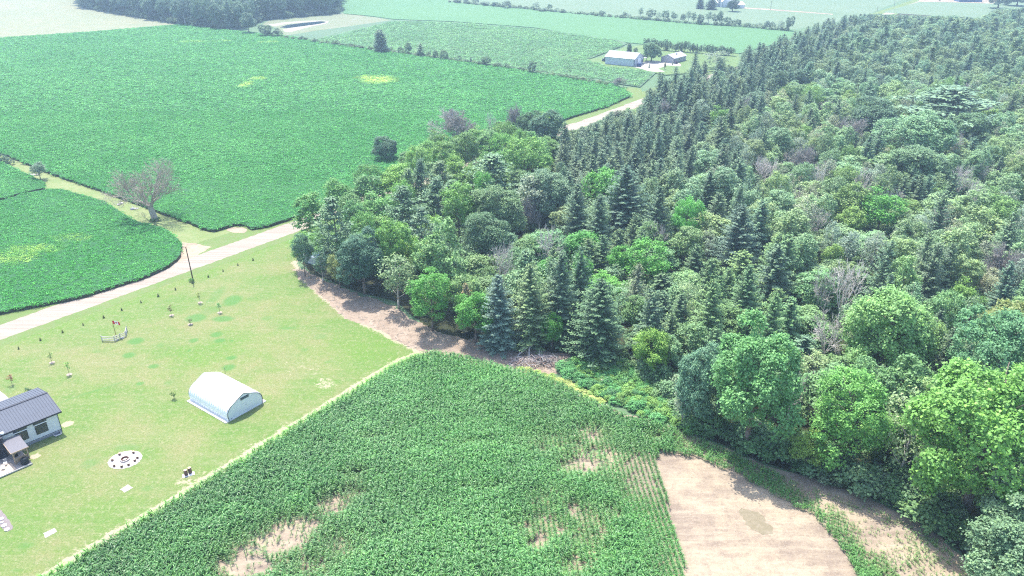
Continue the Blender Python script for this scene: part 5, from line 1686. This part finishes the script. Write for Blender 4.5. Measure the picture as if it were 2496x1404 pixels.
# window well, vent
wl = MB()
for a, b in (((-1.35, -.1), (-1.25, -.75)), ((-1.25, -.75), (-.35, -.75)), ((-.35, -.75), (-.25, -.1))):
    wl.tube((a[0], a[1], .12), (b[0], b[1], .12), .10, None, 6)
wl.build('window_well', M_conc, he)
MB().box((-.8, -.42, .02), (1.0, .6, .05)).build('well_floor', M_stone, he)
MB().lathe([(.0, 0), (.26, .02), (.28, .2), (.18, .34), (0, .36)], 12, (-8.0, -.35, WH + .2)).build('roof_vent', M_white, he, smooth=True)
# patio deck
de_ = thing('patio_deck', 'grey patio deck with a pale lighter panel at the house corner', 'deck', (A_[0], A_[1], .012), math.radians(47.0))
M_deck = plain('grey_decking', (.33, .29, .26), .85, .12, 2)
for k in range(23):
    MB().box((-11.7, -5.55 + k * .212 + .1, .24), (10.6, .2, .06)).build('plank', M_deck, de_)
MB().box((-11.7, -3.1, .1), (10.5, 4.8, .2)).build('deck_base', M_stone, de_)
MB().box((-11.7, -5.66, .18), (10.7, .1, .2)).build('deck_edge', M_conc, de_)
M_paleply = plain('pale_boards', (.60, .47, .35), .8, .08, 2)
for k in range(7):
    MB().box((-11.2, -5.35 + k * .31, .30), (5.2, .3, .035)).build('pale_board', M_paleply, de_)
MB().box((-8.62, -4.4, .31), (.05, 2.1, .04)).build('pale_trim', M_paleply, de_)


def hl(x, y, z=0.0):
    a = math.radians(47.0)
    return (A_[0] + x * math.cos(a) - y * math.sin(a), A_[1] + x * math.sin(a) + y * math.cos(a), z)


M_cover = plain('black_cover', (.022, .025, .028), .6, .3, 3, bstr=.4)
b = thing('covered_barbecue', 'barbecue under a black cover at the porch corner', 'barbecue', hl(-7.1, -4.95, .282), .8)
MB().lathe([(.48, 0), (.50, .3), (.46, .85), (.34, 1.02), (.12, 1.1), (0, 1.1)], 10, ex=1.25, jit=.12, rng=random).build('cover', M_cover, b, smooth=True)
MB().box((.52, 0, .8), (.12, .5, .06)).build('handle_bulge', M_cover, b)
b = thing('covered_stool', 'dark covered seat in the shade under the porch roof', 'seat', hl(-7.6, -1.9, .282), .3)
MB().lathe([(.4, 0), (.42, .4), (.3, .7), (0, .75)], 9, jit=.15, rng=random).build('cover', M_cover, b, smooth=True)
M_chair = plain('white_metal_chair', (.68, .68, .68), .5, .05)
for n_, (x_, y_, rz_, lab) in enumerate(((-9.35, -3.3, .4, 'white wire patio chair closer to the porch post'), (-9.9, -4.1, 1.9, 'white wire patio chair at the left edge of the picture'))):
    ch = thing('patio_chair', lab, 'chair', hl(x_, y_, .282 if n_ == 0 else .33), rz_, 'white wire patio chairs')
    MB().box((0, 0, .45), (.5, .5, .04)).build('seat', M_chair, ch)
    m = MB()
    for k in range(5): m.tube((-.22 + .11 * k, .24, .46), (-.22 + .11 * k, .32, .95), .012, None, 4)
    m.tube((-.25, .32, .95), (.25, .32, .95), .02, None, 5)
    m.build('backrest', M_chair, ch)
    for sx in (-.22, .22):
        for sy in (-.22, .22): MB().tube((sx, sy, 0), (sx, sy, .45), .018, None, 5).build('leg', M_chair, ch)

# ------------------------------------------------------------------ flag and split rail fence
fx, fy = G(284, 821)
fl = thing('flagpole', 'yellow brown flagpole flying a red and white maple leaf flag', 'flagpole', (fx, fy, .012), 0)
MB().tube((0, 0, 0), (-.12, .05, 3.1), .07, .05, 8).build('pole', plain('pole_wood', (.30, .22, .07), .7), fl)
M_red = plain('flag_red', (.60, .02, .04), .7, .05); M_fw = plain('flag_white', (.82, .82, .82), .7, .03)


def flagbit(xa, xb, mat, name, parent, n=4):
    m = MB(); vs = []; fs = []
    for j in range(n + 1):
        x = xa + (xb - xa) * j / n
        yw = .10 * math.sin(x * 3.4); dz = -.13 * x - .02 * math.sin(x * 5)
        for o_ in (0, .012):
            vs += [(x - .16, .05 + yw + o_, 3.62 + dz), (x - .09, .05 + yw + o_, 2.92 + dz * 1.5)]
    for j in range(n):
        a = j * 4
        fs += [(a, a + 1, a + 5, a + 4), (a + 2, a + 6, a + 7, a + 3), (a, a + 4, a + 6, a + 2), (a + 1, a + 3, a + 7, a + 5)]
    fs += [(0, 2, 3, 1), (n * 4, n * 4 + 1, n * 4 + 3, n * 4 + 2)]
    return m.add(vs, fs).build(name, mat, parent)


fg = flagbit(.36, 1.10, M_fw, 'flag', fl)
flagbit(0, .36, M_red, 'red_band', fg, 2)
flagbit(1.10, 1.46, M_red, 'red_band', fg, 2)
leaf = [(0, .30), (.06, .20), (.12, .23), (.10, .08), (.18, .15), (.20, .10), (.28, .11), (.24, .02), (.28, -.02), (.14, -.12), (.15, -.17), (.02, -.15), (.02, -.27)]
leaf = leaf + [(-x, y) for x, y in leaf[:0:-1]]
m = MB(); vs = []
for lx, lz in leaf:
    x = .73 + lx * .8
    yw = .10 * math.sin(x * 3.4)
    vs.append((x - .125, .05 + yw - .012, 3.27 - .13 * x * 1.2 + lz * .8))
n = len(vs)
m.add(vs + [(a, b_ - .004, c) for a, b_, c in vs], [tuple(range(n)), tuple(range(2 * n - 1, n - 1, -1))] + [(i, n + i, n + (i + 1) % n, (i + 1) % n) for i in range(n)]).build('maple_leaf', M_red, fg)
fpts = poly([(249, 832), (280, 832.5), (307, 821), (310, 808)])
fe_ = thing('split_rail_fence', 'weathered grey split rail fence curving round the flagpole', 'fence', (fpts[1][0], fpts[1][1], .012))
M_rail = plain('weathered_rail', (.46, .43, .41), .9, .2, 4, bstr=.4)
o0 = fpts[1]
rl = [(x - o0[0], y - o0[1]) for x, y in fpts]
for a, b_ in zip(rl[:-1], rl[1:]):
    for q_, z_ in enumerate((.25, .62, 1.02)):
        MB().tube((a[0], a[1], z_ + .03), (b_[0], b_[1], z_ + random.uniform(-.05, .05)), .075, .06, 6).build('rail', M_rail, fe_)
mid = ((rl[1][0] + rl[2][0]) / 2, (rl[1][1] + rl[2][1]) / 2)
for x, y in rl + [mid]:
    MB().box((x, y + .06, .6), (.14, .14, 1.25), rz=.4).build('post', M_rail, fe_)
MB().box((mid[0] + .3, mid[1] + .35, .12), (.5, .4, .25)).build('stone', M_conc, fe_)
MB().lathe([(.28, 0), (.25, .2), (0, .28)], 7, (.25, .55, 0), jit=.3, rng=random).build('stone', M_conc, fe_)

# ------------------------------------------------------------------ fire pit, log stools, stumps, pads
cx, cy_ = G(305, 1121)
M_grav = plain('pale_gravel', (.44, .40, .37), .95, .15, 5, bstr=.4)
pts = []
for i in range(72):
    a = 2 * PI * i / 72; r = 2.42 + random.uniform(-.07, .07)
    pts.append((cx + math.cos(a) * r * 1.03, cy_ + math.sin(a) * r * .93))
sheet('gravel_circle', pts, .05, M_grav, label='round pale gravel bed of the fire pit', thick=.04)
fr = thing('fire_pit', 'round rusty fire ring with a stone kerb in the gravel circle', 'fire pit', (cx, cy_, .05))
for k in range(14):
    a = 2 * PI * k / 14
    MB().box((.66 * math.cos(a), .66 * math.sin(a), .11), (.2, .27, .22), rz=a, taper=.92).build('kerb_stone', plain('kerb_stone%d' % 0, (.42, .38, .36), .9) if k == 0 else bpy.data.materials['kerb_stone0'], fr)
MB().lathe([(.52, .0), (.52, .3), (.49, .3), (.49, .02), (.0, .03)], 20).build('fire_ring', plain('rust', (.16, .07, .05), .9, .3, 4), fr)
MB().lathe([(.4, .03), (.25, .10), (0, .12)], 12, jit=.3, rng=random).build('ash', plain('ash', (.38, .33, .31), .95), fr)
M_log = plain('log_bark', (.17, .10, .075), .95, .3, 4, bstr=.5); M_cut = plain('sawn_wood', (.50, .38, .27), .85, .12, 5)
WHERE = ['behind the fire pit on the left', 'behind the fire pit on the right', 'rightmost, at the upper right of the gravel', 'at the right, lower than the rightmost one', 'in front, right of the centre', 'frontmost, directly before the fire pit', 'at the lower left of the gravel', 'leftmost, at the edge of the gravel']
for (zx, zy), wh in zip(((1822, 1058), (2033, 1030), (2093, 1108), (2052, 1152), (1958, 1215), (1853, 1243), (1740, 1232), (1712, 1145)), WHERE):
    x, y = G(zx / 6.24, 940 + zy / 6.24)
    s_ = thing('log_stool', 'log stool ' + wh, 'stool', (x, y, .05), random.random() * 6, 'log stools round the fire pit')
    MB().lathe([(.19, 0), (.18, .38)], 10, jit=.08, rng=random).build('log', M_log, s_)
    MB().lathe([(.165, .382), (.0, .386)], 10).build('sawn_top', M_cut, s_)
x, y = G(459.5, 1157.5)
a1 = G(445, 1158); a2 = G(474, 1150)
ang = math.atan2(a2[1] - a1[1], a2[0] - a1[0])
o = MB().box((0, 0, .03), (1.75, .85, .06)).build('concrete_slab', plain('pale_slab', (.62, .62, .62), .8), None, loc=(x, y, .012), rz=ang)
tag(o, 'small white slab under the two tall log stumps', 'slab')
for (zx, zy), lab, hh_ in (((1587, 738), 'left one of the two tall dark log stumps on the white slab', .92), ((1648, 706), 'right one of the two tall dark log stumps on the white slab', .98)):
    x, y = G(200 + zx / 6.24, 1040 + zy / 6.24)
    s_ = thing('log_stump', lab, 'stump', (x, y, .075))
    MB().lathe([(.29, 0), (.27, .3), (.27, hh_)], 14, jit=.1, rng=random).build('log', M_log, s_)
    MB().lathe([(.25, hh_ + .002), (0, hh_ + .01)], 14).build('sawn_top', M_cut, s_)
x, y = G(448, 1153)
o = MB().tube((0, 0, 0), (-.22, .1, .75), .025, .02, 5).build('stake', M_palebark, None, loc=(x, y, .012)); tag(o, 'thin leaning stake behind the two log stumps', 'stake')
M_pad = plain('bare_pad', (.38, .335, .305), .95, .08, 3)
for pts_, lab in (([(575, 960), (700, 880), (775, 930), (645, 1005)], 'pale rectangular sand pad nearer the fire pit'), (None, 'pale rectangular sand pad nearer the picture corner')):
    if pts_: pp = poly([(200 + a / 6.24, 1040 + b_ / 6.24) for a, b_ in pts_])
    else: pp = poly([(a / 5.5275, 1150 + b_ / 5.5275) for a, b_ in ((580, 830), (735, 760), (775, 805), (610, 895))])
    sheet('sand_pad', ragged(pp, .25, .07), .03, M_pad, 'structure', lab)
bed = poly([(a / 5.5275, 1150 + b_ / 5.5275) for a, b_ in ((-260, 330), (0, 515), (60, 575), (110, 640), (150, 690), (172, 735), (165, 775), (100, 812), (40, 770), (0, 735), (-260, 600))])
sheet('mulch_bed', ragged(bed, .3, .08), .035, plain('dark_mulch', (.20, .17, .165), .95, .3, 6, bstr=.6), 'structure', 'dark mulch bed at the left edge of the lawn')
M_flag = plain('pale_flagstone', (.66, .64, .64), .8, .06, 2)
for zx, zy, s_, lab in ((12, 640, 1.0, 'topmost pale flagstone in the mulch bed'), (25, 688, .6, 'small narrow flagstone second from the top of the mulch bed'), (58, 728, .95, 'wide flagstone third from the top of the mulch bed'), (97, 782, .85, 'lowest flagstone at the tip of the mulch bed')):
    x, y = G(zx / 5.5275, 1150 + zy / 5.5275)
    m = MB()
    pr_ = [(.42 * s_ * math.cos(a) * random.uniform(.9, 1.1), (.34 if s_ > .7 else .18) * math.sin(a) * random.uniform(.9, 1.1)) for a in [i * PI / 4 + .3 for i in range(8)]]
    o = m.prism(pr_, 0, .09).build('flagstone', M_flag, None, loc=(x, y, .036), rz=.45)
    tag(o, lab, 'flagstone', 'flagstones in the mulch bed')

# ------------------------------------------------------------------ utility pole, shed, lane clutter, brush pile
x, y = G(471, 685)
hp = height_between(471, 685, 603)
up = thing('utility_pole', 'bare brown utility pole between the lawn and the gravel road', 'pole', (x, y, .012))
MB().tube((0, 0, 0), (-.25, .1, hp), .15, .10, 10).build('shaft', plain('pole_brown', (.13, .085, .06), .9), up)
MB().tube((-.25, .1, hp - .25), (-.22, -.08, hp + .1), .05, None, 6).build('insulator', M_dark, up)
MB().tube((.15, -.05, 0), (.6, -.9, .02), .02, None, 4).build('guy_stub', M_dark, up)
for dx_, dy_ in ((-.5, -.3), (.1, -.5)):
    sh = bpy.data.objects.new('weeds', P['shrub'][1].crown); sh.scale = (.22, .22, .28); sh.location = (dx_, dy_, 0); tinted(sh, BRIGHT); link(sh, up)
x, y = G(742, 639)
x2, y2 = G(772, 647)
sa = math.atan2(y2 - y, x2 - x)
sd = thing('tarped_shed', 'pale shed under a blue and white tarp half hidden by trees', 'shed', (x, y, .012), sa)
M_shed = plain('pale_shed_wall', (.46, .48, .48), .8, .05, 1)
MB().box((2.0, 1.5, 1.0), (4.0, 3.0, 2.0)).build('wall', M_shed, sd)
m = MB(); m.add([(-.15, -.2, 1.98), (4.15, -.2, 1.98), (4.15, 1.5, 2.75), (-.15, 1.5, 2.75), (-.15, 3.2, 1.98), (4.15, 3.2, 1.98)], [(0, 1, 2, 3), (3, 2, 5, 4), (0, 3, 4), (1, 5, 2)])
m.build('tarp', plain('white_tarp', (.62, .68, .78), .5, .1), sd)
m = MB(); m.add([(-.16, .35, 2.26), (4.16, .35, 2.26), (4.16, 1.45, 2.76), (-.16, 1.45, 2.76)], [(0, 1, 2, 3)]); m.build('tarp_stripe', plain('blue_tarp', (.03, .10, .55), .5), sd)
MB().box((.7, -.02, .9), (.8, .06, 1.7)).build('door', plain('shed_door', (.40, .42, .43), .7), sd)


def rocks(u, v, n_, lab, spread=1.6, tw=False, size=.5):
    x, y = G(u, v)
    e = thing('rock_heap', lab, 'rocks', (x, y, .012))
    for k in range(n_):
        s_ = random.uniform(.5, 1.2) * size
        MB().lathe([(s_ * .8, 0), (s_, s_ * .35), (s_ * .6, s_ * .8), (0, s_ * .9)], 8, (random.uniform(-1, 1) * spread, random.uniform(-.6, .6) * spread, 0), jit=.4, rng=random).build('rock', random.choice([M_palebark, M_stone, M_conc]), e)
    if tw:
        m = MB()
        for k in range(14):
            a = random.uniform(0, 6.28); m.tube((random.uniform(-1, 1), random.uniform(-.5, .5), .1), (math.cos(a) * 1.8, math.sin(a) * 1.2, random.uniform(.3, 1.6)), .04, .015, 4)
        m.build('twigs', M_deadpale, e)
    return e


rocks(80, 428, 6, 'white and dark rocks on the lane below the small tree', 1.5)
rocks(287, 498, 5, 'dark and pale rocks on the lane, left one of two heaps before the dead tree', 1.2)
rocks(330, 510, 4, 'rocks and bleached twigs on the lane next to the dead tree', 1.2, True)
# brush pile
x, y = G(1318, 886)
bp = thing('brush_pile', 'pinkish grey heap of cut branches at the woods edge', 'brush pile', (x, y, .03))
for part_, n_, cx0, cx1 in (('branch_heap', 230, -5.5, 5.0),):
    rngb = random.Random(5)
    for q_ in range(4):
        m = MB()
        for k in range(110):
            c0 = Vector((rngb.uniform(-6, 6), rngb.uniform(-1.8, 1.8), 0))
            c0.z = rngb.uniform(.05, 1.5) * max(.1, 1 - (abs(c0.x) / 6.5) ** 2) * (1 - (abs(c0.y) / 2.3) ** 2)
            a = rngb.uniform(0, 6.28); L_ = rngb.uniform(.7, 2.1); el = rngb.uniform(-.3, .55)
            d = Vector((math.cos(a) * math.cos(el), math.sin(a) * math.cos(el) * .7, math.sin(el))) * L_ * .5
            p0, p1 = c0 - d, c0 + d
            p0.z = max(.03, p0.z); p1.z = max(.05, p1.z)
            mid_ = (p0 + p1) / 2 + Vector((rngb.uniform(-.15, .15), rngb.uniform(-.15, .15), rngb.uniform(0, .2)))
            r = rngb.uniform(.03, .075)
            m.path([p0, mid_, p1], [r, r * .8, r * .4], 4)
        o = m.build('branches', [M_deadpale, plain('pink_brush', (.52, .40, .35), .9, .2), M_dead, plain('brown_brush', (.36, .25, .20), .9, .2)][q_], bp)
for k in range(5):
    a = random.uniform(0, 6.28)
    x, y = G([1262, 1290, 1335, 1368, 1384][k], [868, 875, 884, 878, 862][k])
    m = MB(); m.path([(0, 0, .1), (1.0, .3, .9), (1.9, .5, 1.6 + .5 * (k == 4))], [.14, .10, .05], 6)
    for j in range(5): m.tube((.4 + .3 * j, .1 * j, .4 + .25 * j), (.3 + .45 * j, .1 + random.uniform(-.9, .9), .9 + .3 * j), .045, .015, 4)
    o = m.build('fallen_branch', plain('orange_wood', (.45, .22, .12), .9) if k == 4 else M_deadpale, None, loc=(x, y, .03), rz=k * 1.3 if k < 4 else .3)
    tag(o, ['branched limb at the left end of the brush pile', 'branched limb left of the middle of the brush pile', 'branched limb in front of the middle of the brush pile', 'branched limb at the right front of the brush pile', 'rusty orange broken limb sticking out right of the brush pile'][k], 'branch')
# litter of sticks and clods on the bare strip
m = MB(); dp = poly(DIRT_PX)
rngb = random.Random(9); cnt = 0
while cnt < 420:
    u = rngb.uniform(730, 1400); v = rngb.uniform(665, 915)
    q = G(u, v)
    if not inside(np.array([q]), dp)[0]: continue
    cnt += 1
    a = rngb.uniform(0, 6.28); L_ = rngb.uniform(.2, 1.1); r = rngb.uniform(.02, .06)
    m.tube((q[0], q[1], .05), (q[0] + math.cos(a) * L_, q[1] + math.sin(a) * L_, .08 + rngb.uniform(0, .15)), r, r * .5, 4)
tag(m.build('twig_litter', M_dead, None), 'scattered twigs and clods on the bare dirt strip', kind='stuff')
x, y = G(2010, 1180)
for (u, v, L_, rz_, lab) in ((1985, 1143, 5.5, -.55, 'long pale fallen branch at the foot of the bright upright tree'), (2130, 1192, 4.0, -.1, 'pale fallen branch lying at the dark shrubs by the sparse corn')):
    x, y = G(u, v); m = MB(); m.path([(0, 0, .15), (L_ * .5, .2, .45), (L_, 0, .2)], [.09, .07, .03], 6)
    for j in range(4): m.tube((L_ * (.3 + .15 * j), .1, .35), (L_ * (.4 + .15 * j), random.uniform(-.8, .8), .6), .03, .012, 4)
    tag(m.build('fallen_branch', M_deadpale, None, loc=(x, y, .02), rz=rz_), lab, 'branch')

# ------------------------------------------------------------------ grey barn, bungalow, farthest farm
M_gwall = plain('grey_steel_siding', (.50, .54, .59), .6, .04, .5)
M_groof = plain('pale_grey_roof', (.60, .58, .58), .7, .04, .3)
M_trim = plain('slate_trim', (.10, .12, .15), .6)
c0 = G(1545, 165)


def gable(name, label, origin, ang, wx, ly, wall, ridge, wmat, rmat, ridge_along='y', over=.4, z0=.55):
    """box with a gabled roof; ridge runs along local y (or x)"""
    e = thing(name, label, 'barn' if 'barn' in name else 'house', (origin[0], origin[1], z0), ang)
    m = MB()
    if ridge_along == 'y':
        m.add([(0, 0, 0), (wx, 0, 0), (wx, 0, wall), (wx / 2, 0, ridge), (0, 0, wall)], [(0, 1, 2, 3, 4)])
        m.add([(0, ly, 0), (wx, ly, 0), (wx, ly, wall), (wx / 2, ly, ridge), (0, ly, wall)], [(4, 3, 2, 1, 0)])
        m.add([(0, 0, 0), (0, ly, 0), (0, ly, wall), (0, 0, wall)], [(3, 2, 1, 0)])
        m.add([(wx, 0, 0), (wx, ly, 0), (wx, ly, wall), (wx, 0, wall)], [(0, 1, 2, 3)])
        f = lambda x, y, z: (x, y, z)
        W_, L_ = wx, ly
    else:
        m.add([(0, 0, 0), (0, ly, 0), (0, ly, wall), (0, ly / 2, ridge), (0, 0, wall)], [(4, 3, 2, 1, 0)])
        m.add([(wx, 0, 0), (wx, ly, 0), (wx, ly, wall), (wx, ly / 2, ridge), (wx, 0, wall)], [(0, 1, 2, 3, 4)])
        m.add([(0, 0, 0), (wx, 0, 0), (wx, 0, wall), (0, 0, wall)], [(0, 1, 2, 3)])
        m.add([(0, ly, 0), (wx, ly, 0), (wx, ly, wall), (0, ly, wall)], [(3, 2, 1, 0)])
        f = lambda x, y, z: (y, x, z)
        W_, L_ = ly, wx
    m.build('wall', wmat, e)
    sl = (ridge - wall) / (W_ / 2)
    for s_ in (0, 1):
        xa = -over if s_ == 0 else W_ + over
        za = wall - sl * over + .06
        P_ = [f(xa, -over, za), f(xa, L_ + over, za), f(W_ / 2, L_ + over, ridge + .06), f(W_ / 2, -over, ridge + .06)]
        m = MB(); m.add(P_ + [(a, b_, c - .14) for a, b_, c in P_], [(0, 1, 2, 3), (7, 6, 5, 4), (0, 4, 5, 1), (1, 5, 6, 2), (2, 6, 7, 3), (3, 7, 4, 0)])
        m.build('roof', rmat, e)
    m = MB()
    for cx_ in (0, W_):
        a = f(cx_, 0, wall); m.box((a[0], a[1], wall / 2), (.35, .35, wall))
    m.build('corner_trim', M_trim, e)
    return e


BA = math.radians(59)
bn = gable('barn', 'long pale grey steel barn beside the gravel yard', c0, BA, 12.5, 17.0, 4.0, 6.2, M_gwall, M_groof)
dr = MB().box((6.6, -.08, 1.75), (5.2, .12, 3.5)).build('sliding_door', plain('white_door', (.66, .69, .72), .6), bn)
MB().box((9.35, -.12, 1.75), (.25, .1, 3.5)).build('door_frame', M_trim, bn)
MB().box((3.9, -.12, 1.75), (.2, .1, 3.5)).build('door_frame', M_trim, bn)
MB().box((11.2, -.08, 1.5), (.9, .12, 1.1)).build('window', M_glass, bn)
MB().box((6.2, 8.5, 6.3), (.5, 17.6, .1)).build('ridge_cap', M_groof, bn)
m = MB()
for k in range(33): m.box((-.03, .4 + k * .5, 2.0), (.05, .08, 3.9))
tag(m.build('siding_ribs', M_gwall, bn), kind='stuff')
MB().box((13.4, -1.5, 1.4), (.2, .2, 2.8)).build('canopy_post', M_trim, bn)
MB().box((13.2, -.4, 2.8), (1.6, 2.6, .12)).build('canopy', M_groof, bn)
c1 = G(1642, 157)
bg = gable('bungalow', 'low grey bungalow with a pale roof across the gravel yard', c1, math.radians(49), 13.0, 7.8, 2.7, 4.3, plain('bungalow_siding', (.36, .36, .38), .7), plain('bungalow_roof', (.38, .37, .41), .8, .06, .5), 'x')
for x_, w_, z_, h_ in ((1.6, 1.0, 1.6, 1.2), (4.0, .9, 1.3, 1.9), (5.6, 1.5, 1.6, 1.2), (8.3, 1.3, 1.6, 1.2), (11.0, 1.2, 1.6, 1.2)):
    w0_ = MB().box((x_, -.05, z_), (w_, .1, h_)).build('window' if h_ < 1.5 else 'door', M_white, bg)
    MB().box((x_, -.11, z_), (w_ - .25, .04, h_ - .25)).build('pane', M_glass, w0_)
MB().box((6.3, 2.2, 4.0), (.4, .4, .9)).build('chimney', M_trim, bg)
x, y = G(1558, 165)
dm = thing('blue_trailer', 'small dark blue trailer parked at the barn corner', 'trailer', (x, y, .56), 1.0)
MB().box((0, 0, 1.1), (2.0, 1.7, 1.4)).build('body', plain('dark_blue', (.03, .06, .16), .5), dm, bevel=.08)
MB().tube((1.0, 0, .5), (1.8, 0, .45), .06, None, 6).build('hitch', M_dark, dm)
for sy in (-.85, .85): MB().tube((0, sy - .1, .33), (0, sy + .1, .33), .33, None, 12).build('wheel', M_dark, dm)
x, y = G(1474, 152)
tr = thing('parked_tractor', 'small dark tractor half hidden behind the left end of the barn', 'tractor', (x, y, .56), 2.4)
MB().box((.7, 0, 1.1), (1.5, .9, .7)).build('hood', M_trim, tr, bevel=.06)
MB().box((-.5, 0, 1.5), (1.1, 1.2, 1.6)).build('cab', M_dark, tr, bevel=.06)
for sx, sy, r in ((-.5, -.8, .7), (-.5, .8, .7), (1.1, -.65, .42), (1.1, .65, .42)):
    MB().tube((sx, sy - .15, r), (sx, sy + .15, r), r, None, 14).build('wheel', M_dark, tr)
c2 = G(1760, 18)
M_fwall = plain('white_farm_wall', (.58, .60, .62), .8); M_froof = plain('white_farm_roof', (.62, .60, .60), .7)
gable('far_barn', 'white roofed farm building behind the round dark tree at the farthest farmyard', c2, math.radians(20), 12, 14, 5, 10.5, M_fwall, M_froof, z0=.03)
gable('far_house', 'low white building right of the round dark tree at the farthest farmyard', G(1794, 21), math.radians(25), 9, 9, 3, 5, M_fwall, M_froof, 'x', z0=.03)
gable('far_garage', 'tiny pale building between the dark conifers at the farthest farmyard', G(1750, 17), math.radians(25), 6, 6, 3, 4.2, M_fwall, M_froof, 'x', z0=.03)
fb = gable('far_barn', 'long blue walled building cut by the top edge of the picture, top right', G(2338, 5), math.radians(-3), 20, 10, 3.4, 5.5, plain('blue_wall', (.10, .15, .26), .7), M_froof, 'x', z0=.03)
sheet('far_yard', ragged(poly([(2240, 4), (2336, 6), (2420, 9), (2440, -4), (2240, -6)]), 4, 1), .06, M_sand, label='pale yard round the building at the top right edge')
for u, vb, vt, lab in ((1878, 24, 3, 'thin utility pole in the pale meadow left of the far road'), (2138, 27, 16, 'short utility pole beside the far road near the woods'), (2179, 17, 3, 'utility pole beside the far road near the top edge')):
    x, y = G(u, vb); h_ = height_between(u, vb, vt)
    p_ = thing('utility_pole', lab, 'pole', (x, y, 0))
    MB().tube((0, 0, 0), (0, 0, h_), .16, .12, 6).build('shaft', M_bark, p_)
    MB().box((0, 0, h_ - .5), (1.6, .12, .12)).build('crossarm', M_bark, p_)
